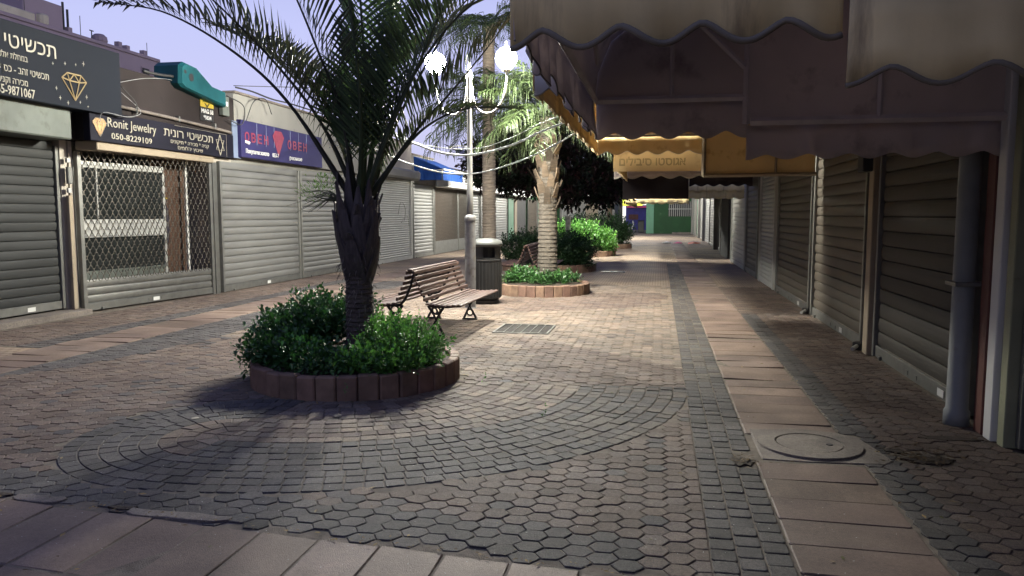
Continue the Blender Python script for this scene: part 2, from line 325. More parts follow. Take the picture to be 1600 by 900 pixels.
def plaza_ok(x, y): return y > cross_y(x)+.05 and not in_rings(x, y) and not blocked(x, y)
pieces = field(-6.1, .25, 3.0, YF, plaza_ok, plaza_col)
# concentric rings round the planter and the hairpin lobe at their left end
nr = 18; dr = (ROUT-RIN)/nr
for k in range(nr):
    r0 = RIN+k*dr; r1 = r0+dr; rm = (r0+r1)/2; n = max(1, int((.02-aL)*rm/.112)); off = (k % 2)*.5
    for i in range(n+1):
        a0 = aL+(i+off-.5)*(.02-aL)/n; a1 = a0+(.02-aL)/n; a0 = max(a0, aL); a1 = min(a1, .04)
        if a1-a0 < .012: continue
        g = .0038; ga = g/rm; am = (a0+a1)/2
        P = [(r0+g, a0+ga), (r0+g, a1-ga), (r1-g, a1-ga), (r1-g, a0+ga)]; P = [P[3], P[2], P[1], P[0]]
        c = .010; ca = c/rm
        P = [(r1-g, a0+ga+ca), (r1-g, a1-ga-ca), (r1-g-c, a1-ga), (r0+g+c, a1-ga), (r0+g, a1-ga-ca), (r0+g, a0+ga+ca), (r0+g+c, a0+ga), (r1-g-c, a0+ga)]
        poly = [(PC[0]+r*math.cos(a)+rnd.uniform(-.0035, .0035), PC[1]+r*math.sin(a)+rnd.uniform(-.0035, .0035)) for r, a in P]
        x, y = PC[0]+rm*math.cos(am), PC[1]+rm*math.sin(am)
        if y < cross_y(x)+.06: continue
        dark = k >= nr-8
        col = pick(GREY) if dark else pick(BRN if rnd.random() < .7 else RED)
        if am > -.75 and dark: col = pick([(.16, .142, .12), (.15, .132, .112)] if rnd.random() < .5 else GREY)
        pieces.append((x, y, poly, col))
for k in range(nr//2):
    r0 = k*dr; r1 = r0+dr; rm = (r0+r1)/2; n = max(2, int(PI*rm/.112))
    for i in range(n):
        a0 = aL-PI+i*PI/n; a1 = a0+PI/n; g = .0038; ga = g/max(rm, .05)
        P = [(r1-g, a0+ga), (r1-g, a1-ga), (r0+g, a1-ga), (r0+g, a0+ga)]
        poly = [(LC[0]+r*math.cos(a), LC[1]+r*math.sin(a)) for r, a in P]; am = (a0+a1)/2
        x, y = LC[0]+rm*math.cos(am), LC[1]+rm*math.sin(am)
        if y < cross_y(x)+.06: continue
        pieces.append((x, y, poly, pick(GREY) if k >= 4 else pick(RED)))
surface('plaza_paving', pieces, 'paver', 'paver', [(-6.1, .25, 3.0, YF)])
# grey sett strip beside the slabs (three columns)
man = (.99, 5.18)
def clear_man(x, y, r=.34): return math.hypot(x-man[0], y-man[1]) > r
L = []
for c in range(3):
    y = 2.4+.04*c
    while y < 24:
        h = rnd.uniform(.112, .125); x0 = .25+c*.117
        if not (c == 2 and 4.62 < y < 4.9): L.append((x0+.058, y+h/2, rect(x0, x0+.117, y, y+h), pick(GREY if y < 7 or rnd.random() < .5 else [(.145, .13, .112), (.135, .12, .105)])))
        y += h
surface('grey_sett_strip', L, 'sett', 'paver', [(.25, .601, 2.4, 24)])
L = []; y = 2.35
while y < 46:
    if not (4.84 < y+.15 < 5.5): L.append((.92, y+.15, rect(.605, 1.235, y, y+.3, .005), pick(SLB)))
    y += .302
surface('slab_strip', L, 'slab', 'slab', [(.602, 1.238, 2.35, 46.1)], lim=300, ch=.005, zr=.004)
L = field(1.24, 2.25, 2.4, YF, lambda x, y: clear_man(x, y, .4) and not (math.hypot((x-1.62)/1.3, (y-5.0)) < .16), lambda x, y: tuple(.85*q for q in pick(GREY if x < 1.52 and y < 12 else RED)))  # awning shade put into the colour: strip pavers drawn darker than their palettes
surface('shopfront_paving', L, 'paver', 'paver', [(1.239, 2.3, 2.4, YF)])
L = field(-8.3, -7.2, 7.5, 18, lambda x, y: True, lambda x, y: pick(RED))
L += [(-7.02+.117*(c-1), y0*.118+7.5, rect(-7.02+.117*(c-1)-.058, -7.02+.117*(c-1)+.058, y0*.118+7.5-.058, y0*.118+7.5+.058), pick(GREY)) for c in range(3) for y0 in range(89)]
surface('far_side_paving', L, 'paver', 'paver', [(-8.8, -6.86, 7.4, 18)], lim=300)
L = []; y = 5.5
while y < 42:
    L.append((-6.47, y+.15, rect(-6.84, -6.11, y, y+.3, .005), pick(SLB))); y += .302
surface('far_slab_strip', L, 'slab', 'slab', [(-6.858, -6.102, 5.5, 42.2)], ch=.005, zr=.004)
L = []
for i in range(22):
    x0 = -6.4+i*.305; x1 = x0+.305
    for (d0, d1) in ((0, .6), (.6, 1.2)):
        P = [(x0+.006, cross_y(x0)-d1+.006), (x1-.006, cross_y(x1)-d1+.006), (x1-.006, cross_y(x1)-d0-.006), (x0+.006, cross_y(x0)-d0-.006)]
        if x1 < .25: L.append(((x0+x1)/2, cross_y(x0)-(d0+d1)/2, P, pick(SLB)))
surface('cross_slab_strip', L, 'slab', 'slab', [(-6.4, .249, 1.9, 2.999)], ch=.006, zr=.004)
# mortar patches along the cross strip
m = MB(); m.col = (1, 1, 1)
for (x0, x1, yy, s) in ((-3.35, -3.05, 3.40, .05), (-2.62, -2.05, 3.33, .045)):
    P = [(x0+(x1-x0)*i/9, yy-s*(.7+.3*rnd.random()) if i not in (0, 9) else yy-.01) for i in range(10)]+[(x1-(x1-x0)*i/9, yy+s*(.5+.5*rnd.random())) for i in range(10)]
    m.prism(P, -.02, .009, .004)
m.build('mortar_patch', 'conc', kind='structure')
# far part of the paving: material carries the joints
def farmat():
    m = bpy.data.materials.new('far_paving'); m.use_nodes = True; t = m.node_tree; b = t.nodes['Principled BSDF']; n = t.nodes.new; l = t.links.new
    g = n('ShaderNodeNewGeometry'); br = n('ShaderNodeTexBrick'); br.inputs['Scale'].default_value = 1; br.inputs['Brick Width'].default_value = .115; br.inputs['Row Height'].default_value = .112
    br.inputs['Mortar Size'].default_value = .006; br.inputs['Color1'].default_value = (.27, .215, .17, 1); br.inputs['Color2'].default_value = (.23, .19, .155, 1); br.inputs['Mortar'].default_value = (.08, .062, .05, 1)
    l(g.outputs['Position'], br.inputs['Vector']); no = n('ShaderNodeTexNoise'); no.inputs['Scale'].default_value = .8; l(g.outputs['Position'], no.inputs['Vector'])
    cr = n('ShaderNodeValToRGB'); cr.color_ramp.elements[0].position = .35; cr.color_ramp.elements[0].color = (.75, .75, .8, 1); cr.color_ramp.elements[1].color = (1.15, 1.1, 1, 1); cr.color_ramp.elements[1].position = .65
    l(no.outputs[0], cr.inputs[0]); mu = n('ShaderNodeMix'); mu.data_type = 'RGBA'; mu.blend_type = 'MULTIPLY'; mu.inputs[0].default_value = 1; l(br.outputs[0], mu.inputs[6]); l(cr.outputs[0], mu.inputs[7])
    l(mu.outputs[2], b.inputs['Base Color']); b.inputs['Roughness'].default_value = .85; b.inputs['Specular IOR Level'].default_value = .1
    bp = n('ShaderNodeBump'); bp.inputs['Strength'].default_value = .6; bp.inputs['Distance'].default_value = .01; bp.invert = True; l(br.outputs['Fac'], bp.inputs['Height']); l(bp.outputs[0], b.inputs['Normal'])
    return m
M['far'] = farmat()
m = MB()
for (a, b, c, d) in ((-6.1, .25, YF, 62), (1.239, 2.6, YF, 62), (-8.8, -6.86, 18, 62), (.25, .601, 24, 46.1), (.25, 1.239, 46.1, 62), (-6.86, -6.1, 42.2, 62), (-8.8, 2.6, 62, 90),
                     (-8.8, 2.3, -8, 1.9), (-8.8, -6.4, 1.9, 7.4), (-6.86, -6.4, 7.4, 5.5), (.25, 2.3, 1.9, 2.35), (-6.4, -6.1, 3, 5.5)):
    if d > c: m.add([(a, c, -.003), (b, c, -.003), (b, d, -.003), (a, d, -.003)], [(0, 1, 2, 3)])
m.build('distant_paving', 'far', kind='structure')
# ------------------------------------------------------------------ planters
def planter(c, r, n, label, name='planter', hz=.2):
    t = thing(name, label, 'planter', (c[0], c[1], 0), 0, 'round planters edged with brown blocks')
    MB().lathe([(r-.08, 0), (r-.08, hz-.03), (r*.5, hz+.02), (.05, hz+.04)], n=32).build('soil', 'soil', t)
    me = None
    for v in range(4):
        pass
    wd = 2*PI*r/n*.5-.004
    for i in range(n):
        a = 2*PI*i/n+.02; h = hz+rnd.uniform(-.008, .008); m = MB(); k = rnd.uniform(.8, 1.2); m.col = (k, k*rnd.uniform(.93, 1.07), k)
        m.box(-.045, .045, -wd, wd, -.02, h, .012)
        m.build('block', 'kerb', t, (r*math.cos(a)-.03*math.cos(a), r*math.sin(a)-.03*math.sin(a), 0), a+rnd.uniform(-.04, .04))
    return t
planter(PC, .93, 34, 'round planter nearest the camera, edged with upright brown blocks, under the dark feather palm')
planter(PL, .90, 34, 'round block-edged planter beside the litter bin with low green plants and a tan palm')
planter(P3, 1.25, 40, 'block-edged planter of dark hedge directly behind the second bench')
planter(P4, 1.3, 40, 'block-edged planter under the bright light green hedge')
planter(P5, 1.4, 40, 'farthest block-edged planter, under the dark hedge near the green wall')
# ------------------------------------------------------------------ foliage
def leaf_mesh(name, mt, lumps, n, size, label, cat, cols, group=None, parent=None, up=.5, hollow=.55, fold=.35, seed=1, spikes=(), kind=None, aspect=.45):
    rg = np.random.default_rng(seed); V = []; F = []; Cc = []
    vol = np.array([l[3]*l[4]*l[5] for l in lumps]); vol = vol**(2/3); pr = vol/vol.sum()
    per = 7 if n > 600 else 1; ns = n//per; ks = rg.choice(len(lumps), ns, p=pr)
    for i in range(ns):
        l = lumps[ks[i]]; d = rg.normal(size=3); d /= np.linalg.norm(d); rr = hollow+(1-hollow)*rg.random()**.6
        if rg.random() < .07: rr *= 1.18
        wob = 1+.20*math.sin(7*d[0]+ks[i])*math.sin(6*d[1]+2*ks[i])+.13*math.sin(13*d[2]+9*d[0])
        p0 = np.array(l[:3])+d*np.array(l[3:6])*rr*wob
        if p0[2] < .06: p0[2] = .06+.1*rg.random()
        sp_ = d*.6+rg.normal(size=3)*.45+np.array([0, 0, up+.25]); sp_ /= np.linalg.norm(sp_); kk = rg.uniform(.65, 1.3); c0 = cols[rg.integers(len(cols))]
        rx = np.cross(sp_, rg.normal(size=3)); rx /= np.linalg.norm(rx)+1e-9; ry = np.cross(sp_, rx); sz = rg.uniform(.7, 1.2)
        for q in range(per):
            if per == 1: p = p0; ax = sp_
            else:
                th = q*2.4; p = p0+sp_*size*(.42*q-1.2); o_ = rx*math.cos(th)+ry*math.sin(th); ax = o_*(1.0-.10*q)+sp_*(.35+.12*q); ax /= np.linalg.norm(ax); p = p+ax*size*.5
            sd = np.cross(ax, rg.normal(size=3)*.35+np.array([0, 0, 1])); sd /= np.linalg.norm(sd)+1e-9; nn = np.cross(sd, ax); s = size*sz*rg.uniform(.75, 1.25)
            o = len(V); a = p-ax*s*.5; b = p+ax*s*.5+np.array([0, 0, -.12*s]); m_ = p+ax*s*.08
            V += [a, m_+sd*s*aspect*.62+nn*s*fold*.2, b, m_-sd*s*aspect*.62+nn*s*fold*.2]; F += [(o, o+1, o+2), (o, o+2, o+3)]
            k = kk*rg.uniform(.8, 1.2); Cc += [(c0[0]*k, c0[1]*k, c0[2]*k)]*4
    m = MB(); m.v = [tuple(p) for p in V]; m.f = [list(f) for f in F]; m.c = Cc
    o = m.build(name, mt, parent, label=label, cat=cat, group=group, kind=kind)
    return o
def stems(parent, pts, h, name='stem', n=9, r=.008, seed=0):
    rs = random.Random(seed); m = MB()
    for i in range(n):
        x, y, rr = pts; a = rs.uniform(0, 2*PI); q = rs.uniform(.1, 1)*rr
        m.tube([(x+.3*q*math.cos(a), y+.3*q*math.sin(a), .12), (x+.7*q*math.cos(a), y+.7*q*math.sin(a), h*.5), (x+q*math.cos(a), y+q*math.sin(a), h*.9)], [r, r*.8, r*.4], 4)
    return m.build(name, 'twig', parent)
GR = [(1, 1, 1), (.8, .9, .8), (1.2, 1.15, .9), (.7, .8, .7)]
def shrub(label, lumps, n, size, mt, seed, kw={}, cat='shrub', group=None, st=None):
    o = leaf_mesh('shrub', mt, lumps, n, size, label, cat, GR, group, seed=seed, **kw)
    if st: stems(o, st[0], st[1], seed=seed)
    return o
def vert(l): return l
shrub('dense dark green shrub filling the left half of the nearest planter', [(-3.38, 6.55, .36, .33, .38, .22), (-3.15, 6.75, .46, .28, .32, .25), (-3.5, 6.35, .24, .2, .25, .17), (-3.0, 6.1, .27, .3, .24, .12), (-2.9, 7.0, .48, .25, .3, .23), (-3.55, 6.75, .38, .18, .3, .2), (-3.3, 6.9, .45, .3, .25, .27), (-2.75, 5.95, .24, .28, .2, .09), (-3.25, 6.2, .28, .26, .25, .16)], 15500, .052, 'leafd', 3, dict(hollow=.3), st=((-3.3, 6.6, .3), .5))
shrub('lighter green leggy shrub at the right of the nearest planter, with pale upright shoots', [(-2.35, 6.45, .34, .28, .36, .18), (-2.1, 6.6, .3, .24, .3, .15), (-2.4, 6.05, .26, .28, .22, .12), (-2.05, 6.3, .26, .2, .24, .1), (-2.45, 6.8, .36, .26, .26, .2), (-2.15, 6.05, .24, .2, .18, .08)], 8200, .046, 'leafl', 5, dict(hollow=.25), st=((-2.3, 6.4, .3), .45))
# upright shoots of that shrub
m = MB(); sp = []
for i in range(16):
    x = -2.55+.6*rnd.random(); y = 6.0+.7*rnd.random(); h = rnd.uniform(.45, .66); lx = rnd.uniform(-.05, .12)
    m.tube([(x, y, .2), (x+lx*.4, y, h*.7), (x+lx, y, h)], [.004, .003, .002], 4)
    for k in range(14):
        q = .35+.65*k/14; sp.append((x+lx*q, y, .2+(h-.2)*q, .03, .03, .012))
m.build('shoot', 'twig', bpy.data.objects['shrub.001'])
leaf_mesh('shoot_leaves', 'leafl', sp, 900, .034, None, None, GR, parent=bpy.data.objects['shrub.001'], seed=9, hollow=.2, kind='stuff')
shrub('low green plants round the foot of the tan palm beside the litter bin', [(-2.55, 14.5, .3, .32, .35, .13), (-2.15, 14.25, .28, .3, .25, .11), (-1.85, 14.5, .27, .25, .3, .1), (-2.6, 14.9, .32, .25, .3, .12), (-1.75, 14.85, .26, .25, .3, .12), (-2.75, 14.5, .26, .2, .25, .12)], 6000, .055, 'leafd', 11, dict(hollow=.3), st=((-2.3, 14.6, .3), .3))
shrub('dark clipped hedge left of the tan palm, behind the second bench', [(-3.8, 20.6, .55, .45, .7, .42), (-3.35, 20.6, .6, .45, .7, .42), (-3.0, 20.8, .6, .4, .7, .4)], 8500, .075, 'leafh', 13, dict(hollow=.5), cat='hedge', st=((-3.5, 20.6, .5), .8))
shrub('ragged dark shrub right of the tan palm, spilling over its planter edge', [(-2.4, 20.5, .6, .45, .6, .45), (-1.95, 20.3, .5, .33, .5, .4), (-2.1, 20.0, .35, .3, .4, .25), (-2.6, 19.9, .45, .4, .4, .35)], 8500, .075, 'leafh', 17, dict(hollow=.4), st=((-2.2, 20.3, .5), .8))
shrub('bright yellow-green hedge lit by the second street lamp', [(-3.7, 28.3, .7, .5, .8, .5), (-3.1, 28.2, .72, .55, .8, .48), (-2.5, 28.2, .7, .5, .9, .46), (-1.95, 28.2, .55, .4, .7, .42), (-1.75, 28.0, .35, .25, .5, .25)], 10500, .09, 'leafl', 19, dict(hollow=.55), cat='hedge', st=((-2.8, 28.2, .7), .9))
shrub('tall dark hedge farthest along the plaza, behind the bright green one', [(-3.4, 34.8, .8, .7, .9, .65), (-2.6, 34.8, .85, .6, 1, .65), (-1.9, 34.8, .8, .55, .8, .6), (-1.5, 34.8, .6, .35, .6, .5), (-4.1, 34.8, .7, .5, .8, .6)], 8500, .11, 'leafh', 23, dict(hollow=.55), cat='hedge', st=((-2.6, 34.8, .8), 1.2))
# ------------------------------------------------------------------ palms
def spline(P, n):
    P = [Vector(p) for p in P]; P = [P[0]*2-P[1]]+P+[P[-1]*2-P[-2]]; out = []
    k = len(P)-3
    for i in range(n+1):
        t = i/n*k; j = min(int(t), k-1); u = t-j; a, b, c, d = P[j:j+4]
        out.append(.5*((2*b)+(c-a)*u+(2*a-5*b+4*c-d)*u*u+(3*b-a-3*c+d)*u**3))
    return out
def frond(path, ll, n, upk, droop, wd, seed, mt, parent, r0=.017, start=.12, name='frond', tc=(1, 1, 1), fwd=.75, side=.75, cut=(1, 1), jit=0):
    rs = random.Random(seed); S = spline(path, 26); m = MB(); m.col = (tc[0]*.8, tc[1]*.7, tc[2]*.8)
    m.tube(S, [r0*(1-.88*i/26)+.0015+(.016*max(0, 1-i/6) if r0 == .018 else 0) for i in range(27)], 6)
    for i in range(n):
        q = start+(1-start)*i/(n-1); t = q*26; j = min(int(t), 25); p = S[j].lerp(S[j+1], t-j); tg = (S[j+1]-S[j]).normalized()
        sd = tg.cross(Vector((0, 0, 1))); sd = sd.normalized() if sd.length > .05 else Vector((0, 1, 0)); upv = sd.cross(tg)
        L = ll*(.45+.55*math.sin(PI*min(1, (q*.82+.18)))**.8)*(1-.35*q)
        for s in (-1, 1):
            if rs.random() > (cut[0] if s < 0 else cut[1]): continue
            d = (tg*fwd+sd*s*side+upv*(upk*(1-q*.9)+rs.uniform(-.1, .1))); d += Vector((rs.uniform(-jit, jit), rs.uniform(-jit, jit), rs.uniform(-jit, jit))); d.normalize(); l = L*rs.uniform(.88-jit*.6, 1.08)
            k = rs.uniform(.75, 1.3); m.col = (tc[0]*k, tc[1]*k, tc[2]*k)
            c1 = p+d*l*.5+Vector((0, 0, -droop*l*.18)); c2 = p+d*l*.95+Vector((0, 0, -droop*l*(.6+.5*q)))
            if jit:
                g_ = Vector((0, 0, -1)); e1 = (d*.75+g_*.55*droop*.5).normalized(); e2 = (d*.3+g_*droop).normalized()
                a1 = p+d*l*.25; a2 = a1+e1*l*.3; a3 = a2+e2*l*.45; w = wd*rs.uniform(.7, 1.3); wv = d.cross(Vector((rs.uniform(-1, 1), rs.uniform(-1, 1), .6))).normalized()*w
                m.add([p, a1-wv, a1+wv, a2-wv*.9, a2+wv*.9, a3], [(0, 1, 2), (1, 3, 4, 2), (3, 5, 4)]); continue
            w = wd*rs.uniform(.8, 1.2); wv = d.cross(upv if abs(d.dot(upv)) < .9 else tg).normalized()*w; fo = upv*w*.5
            m.add([p, c1-wv+fo, c1-fo*.4, c1+wv+fo, c2], [(0, 1, 2), (0, 2, 3), (1, 4, 2), (2, 4, 3)])
    return m.build(name, mt, parent)
p1 = thing('palm_tree', 'dark triangle palm with stiff upswept feather fronds in the nearest planter', 'palm tree', (-2.7, 6.65, 0))
def rough(a, sd=3):
    rs = random.Random(sd); T = {}
    def f(i, j): return T.setdefault((i, j), rs.uniform(-a, a))
    return f
prof = []; z = .1; k = 0
while z < 1.05: prof += [(.137-.012*z, z), (.128-.012*z, z+.03)]; z += .043
m = MB(); m.lathe(prof, n=26, wob=rough(.05)); m.build('trunk', 'trunk1', p1)
me = None
rs = random.Random(4)
for i in range(30):   # old leaf bases wrapped round the swollen crown shaft
    lv = i/29; a = i*2.4+rs.uniform(-.2, .2); z0 = .93+.45*lv; h = .36+.16*rs.random()+.1*lv; r0_ = .125+.02*math.sin(PI*lv)
    fl = rs.uniform(.55, 1.05); m = MB(); V = []; segs = 6
    for k in range(segs+1):
        q = k/segs; zz = z0+h*q; rr = r0_+fl*.085*math.sin(min(1, q*1.25)*PI*.55)-.055*lv*q+(.05*q**6*rs.uniform(.3, 1.3) if lv < .8 else .02*q**5); wdt = (1.05*(1-q)**1.1+.10)*.6*(1.1-.25*lv)
        for s in (-1, -.4, 0, .4, 1): V.append((rr*math.cos(a+s*wdt)*(1-.02*abs(s))+.0, rr*math.sin(a+s*wdt)*(1-.02*abs(s)), zz-.05*abs(s)*(1-q)+(.012*rs.uniform(-1, 1) if k == segs else 0)))
    F = [[k*5+j, k*5+j+1, k*5+j+6, k*5+j+5] for k in range(segs) for j in range(4)]
    m.add(V, F); m.build('leaf_base', 'boot', p1, solid=.014)
FR = [[(-2.74,6.65,1.82),(-3.28,6.56,2.47),(-3.76,6.47,2.94),(-4.38,6.39,3.30),(-4.96,6.30,3.40)],
[(-2.60,6.65,1.74),(-2.17,6.79,2.27),(-1.95,6.93,2.55),(-1.65,7.06,2.94),(-1.40,7.20,3.30)],
[(-2.70,6.60,1.78),(-2.75,6.45,2.37),(-2.87,6.30,2.84),(-3.05,6.15,3.39),(-3.27,6.00,3.86)],
[(-2.66,6.70,1.78),(-2.65,6.78,2.58),(-2.71,6.85,3.28),(-2.76,6.92,4.04),(-2.71,7.00,4.57)],
[(-2.60,6.60,1.75),(-2.32,6.50,2.25),(-2.05,6.40,2.72),(-1.74,6.30,3.26),(-1.39,6.20,3.61)],
[(-2.71,6.70,1.78),(-3.08,6.85,2.36),(-3.52,7.00,2.94),(-4.05,7.15,3.60),(-4.47,7.30,4.16)],
[(-2.60,6.70,1.68),(-2.32,6.75,2.05),(-2.06,6.80,2.31),(-1.72,6.85,2.45),(-1.26,6.90,2.45)],
[(-2.62,6.70,1.74),(-2.59,6.90,2.42),(-2.52,7.10,3.16),(-2.33,7.30,3.91),(-2.06,7.50,4.43)],
[(-2.72,6.75,1.76),(-3.04,6.99,2.29),(-3.47,7.22,2.73),(-4.00,7.46,3.17),(-4.67,7.70,3.51)],
[(-2.62,6.55,1.78),(-2.52,6.30,2.50),(-2.54,6.10,3.45),(-2.57,5.90,4.30)],
[(-2.62,6.75,1.76),(-2.43,6.99,2.37),(-2.17,7.22,2.99),(-1.87,7.46,3.57),(-1.47,7.70,3.92)],
[(-2.6,6.62,1.76),(-2.3,6.5,2.35),(-1.95,6.4,2.85),(-1.55,6.3,3.2),(-1.1,6.2,3.35)],
[(-2.6,6.7,1.76),(-2.42,6.8,2.5),(-2.2,6.95,3.1),(-1.8,7.1,3.7),(-1.3,7.2,4.1)],
[(-2.66,6.65,1.78),(-2.9,6.75,2.4),(-3.2,6.8,3.0),(-3.6,6.9,3.7),(-4.0,7.0,4.2)],
[(-2.7,6.7,1.78),(-3.0,6.6,2.3),(-3.4,6.5,2.85),(-3.9,6.3,3.4),(-4.3,6.2,3.75)]]
for i, P in enumerate(FR):
    if i in (5, 12, 13): continue
    P = [(x+2.7, y-6.65, z) for x, y, z in P]; P[0] = (P[0][0]*.7, P[0][1]*.7, 1.6)
    frond(P, [1.0, .85, .85, .85, .9, .85, .34, .85, .85, .8, .85, .8, .9, .9, .8][i], 50, 1.0, .18, .0185, 20+i, 'frond', p1, r0=.018, start=.13, side=.62, fwd=.62,
          tc=[(.75, .6, .6), (1, 1, 1), (.9, .8, .8), (1.1, 1.3, .9), (1.2, 1.4, 1), (.8, .75, .75), (1.2, 1.2, .9), (1.1, 1.4, .9), (.9, .75, .65), (1.2, 1.5, 1), (1, 1.2, .9), (1, 1.1, .9), (1.1, 1.3, .9), (.8, .75, .7), (.8, .7, .65)][i])
m = MB(); rs = random.Random(12)
for k in range(150):
    a = rs.uniform(0, 6.28); z0 = rs.uniform(.3, 1.5); r = .125 if z0 < .95 else .17; L = rs.uniform(.04, .12)
    p0 = Vector((r*math.cos(a), r*math.sin(a), z0)); p1_ = p0+Vector((math.cos(a+rs.uniform(-.6, .6))*.035, math.sin(a)*.03, -L*.7)); m.tube([p0, (p0+p1_)/2+Vector((.01*math.cos(a), .01*math.sin(a), 0)), p1_], [.0035, .0025, .001], 3)
m.build('fibre', 'conc', p1, kind='stuff')
# twiggy flower stalk hanging left of the crown
m = MB(); rs = random.Random(8)
for k in range(26):
    a = rs.uniform(-.5, .5); b = rs.uniform(-.15, .55); s0 = Vector((-.12, -.05, 1.62)); d = Vector((-1, a, b)).normalized(); L = rs.uniform(.22, .5)
    m.tube([s0, s0+d*L*.5+Vector((0, 0, .03)), s0+d*L+Vector((0, 0, -.06))], [.004, .003, .0015], 4)
fs = m.build('flower_stalk', 'petiole', p1)
leaf_mesh('stalk_leaves', 'leafl', [(-.4, -.05, 1.72, .17, .15, .12), (-.3, 0, 1.8, .15, .12, .1)], 260, .045, None, None, [(.9, .8, .5), (1.2, 1, .5)], parent=fs, seed=4, hollow=.2, kind='stuff', aspect=.12)
def ringed(r0, r1, z0, z1, step, a, sd, n=20):
    P = []; z = z0; rs = random.Random(sd)
    while z < z1:
        r = r0+(r1-r0)*(z-z0)/(z1-z0); P += [(r*(1+a), z), (r*(1-a*.3), z+step*.75)]; z += step*rs.uniform(.75, 1.25)
    return P
def skirt_palm(name, label, base, ztrunk, zc, rc, nf, sd, ll, tc, boots, r, parent=None, low=.9):
    t = thing(name, label, 'palm tree', (base[0], base[1], 0)); rs = random.Random(sd)
    m = MB(); m.col = (3.0, 2.9, 2.75) if not boots else (1, 1, 1); m.lathe(ringed(r*1.12, r*.88, .0, ztrunk, .075, .05, sd), n=22, wob=rough(.03, sd)); m.build('trunk', 'trunk2', t)  # trunk without boots tinted much paler; lamplight on the bark put into the colour
    if boots:
        for i in range(34):
            lv = i/34; a = i*2.4; z0 = boots[0]+(boots[1]-boots[0])*lv; m = MB(); k = rs.uniform(.35, 1.5); m.col = (k, k*.86, k*.72)
            ww = .085*rs.uniform(.7, 1.2); rr = r*.93; h = rs.uniform(.16, .34); fl = rs.uniform(.02, .12)+.12*max(0, lv-.7)*4
            m.add([(rr, -ww, 0), (rr, ww, 0), (rr+fl*.5+.02, ww*.8, h*.6), (rr+fl*.5+.02, -ww*.8, h*.6), (rr+fl, ww*.3, h), (rr+fl, -ww*.45, h*.93)], [(0, 1, 2, 3), (3, 2, 4, 5)])
            m.build('leaf_base', 'trunk2', t, (0, 0, z0), a, solid=.02)
    for i in range(nf):
        a = i*2.399+rs.uniform(-.2, .2); lv = i/nf; el = R(-10+80*lv+rs.uniform(-8, 8)); L = rc*rs.uniform(.85, 1.1)
        c, s = math.cos(a), math.sin(a); P = [(0, 0, zc-.25+.3*lv)]
        for k in range(1, 5):
            q = k/4; P.append((c*L*q*math.cos(el*(1-.4*q)), s*L*q*math.cos(el*(1-.4*q)), zc-.2+.3*lv+L*q*math.sin(el)-L*(low*q*q)*(.55+.3*(1-lv))))
        k = rs.uniform(.8, 1.25)
        frond(P, ll*1.25, 38, .15, 1.5, .0115, sd*50+i, 'fan', t, r0=.016, start=.22, tc=(tc[0]*k, tc[1]*k, tc[2]*k), fwd=.55, side=.75, jit=.28)
    return t
skirt_palm('palm_tree', 'tan ringed palm with a rough split leaf-base collar, rising from the planter by the bin', (-2.12, 14.8), 3.3, 3.62, 1.3, 24, 3, .66, (1, 1, 1), (1.62, 2.95), .175, low=.62)
skirt_palm('palm_tree', 'slimmer ringed palm, trunk tinted pale as if lamplit, with hanging green fronds, behind the lamp post', (-4.5, 20.3), 6.5, 4.35, 1.9, 26, 5, .95, (1.15, 1.1, .9), None, .17, low=.7)
t = bpy.data.objects['palm_tree.002']; rs = random.Random(77)
for i in range(16):
    a = i*2.4; el = R(rs.uniform(5, 70)); L = rs.uniform(1.7, 2.2); c, s_ = math.cos(a), math.sin(a)
    P = [(0, 0, 6.4)]+[(c*L*q*math.cos(el*(1-.4*q)), s_*L*q*math.cos(el*(1-.4*q)), 6.5+L*q*math.sin(el)-L*.6*q*q) for q in (.25, .5, .75, 1)]
    frond(P, .95, 38, .15, 1.3, .0115, 900+i, 'fan', t, r0=.016, start=.22, tc=(1, 1, 1), fwd=.55, side=.75, jit=.22)
# dark flowering tree
tr = thing('flowering_tree', 'broad dark-leaved tree with small red flower tufts, spreading behind the tan palm', 'tree', (-3.3, 24.3, 0)); rs = random.Random(6)
m = MB(); m.tube([(0, 0, -.02), (.03, .05, .8), (-.05, .1, 1.6), (0, .05, 2.3)], [.17, .13, .12, .1], 10)
for k in range(9):
    a = k*2.4; d = Vector((math.cos(a), math.sin(a), .35)); s0 = Vector((0, .06, 1.7+.06*k)); m.tube([s0, s0+d*.7, s0+d*1.4+Vector((0, 0, .3))], [.07, .045, .02], 6)
m.build('trunk', 'twig', tr)
lum = [(-1.2, 0, 3.3, .9, 1, .75), (-.4, -.2, 3.5, 1, 1.1, .9), (.6, 0, 3.3, 1, 1.1, .9), (1.3, .2, 2.9, .7, .8, .75), (-.3, .3, 2.7, 1.3, 1.1, .55), (.9, -.2, 2.45, .75, .7, .5), (-1.3, .1, 2.75, .7, .8, .45), (1.55, 0, 2.3, .35, .5, .4), (1.25, -.2, 1.98, .3, .3, .3), (.2, 0, 3.9, 1.2, 1, .6), (.3, .2, 2.2, .6, .6, .35)]
lum = [(l[0]*1.3-.1, l[1], l[2], l[3]*1.35, l[4], l[5]*1.05) for l in lum]
leaf_mesh('crown', 'leafk', lum, 34000, .15, None, None, [(1, 1, 1), (1.6, .8, 1), (.8, 1.3, .8)], parent=tr, seed=31, hollow=.45, up=-.2)
leaf_mesh('flower_tuft', 'leafk', [(l[0], l[1], l[2], l[3]*1.03, l[4]*1.03, l[5]*1.03) for l in lum], 420, .09, None, None, [(10, 1, 3.5), (6, 1, 3)], parent=tr, seed=32, hollow=.9, kind='stuff')
tr2 = thing('tree', 'slim brown trunk with a thin leafy crown beside the farthest hedge', 'tree', (-2.3, 36.2, 0))
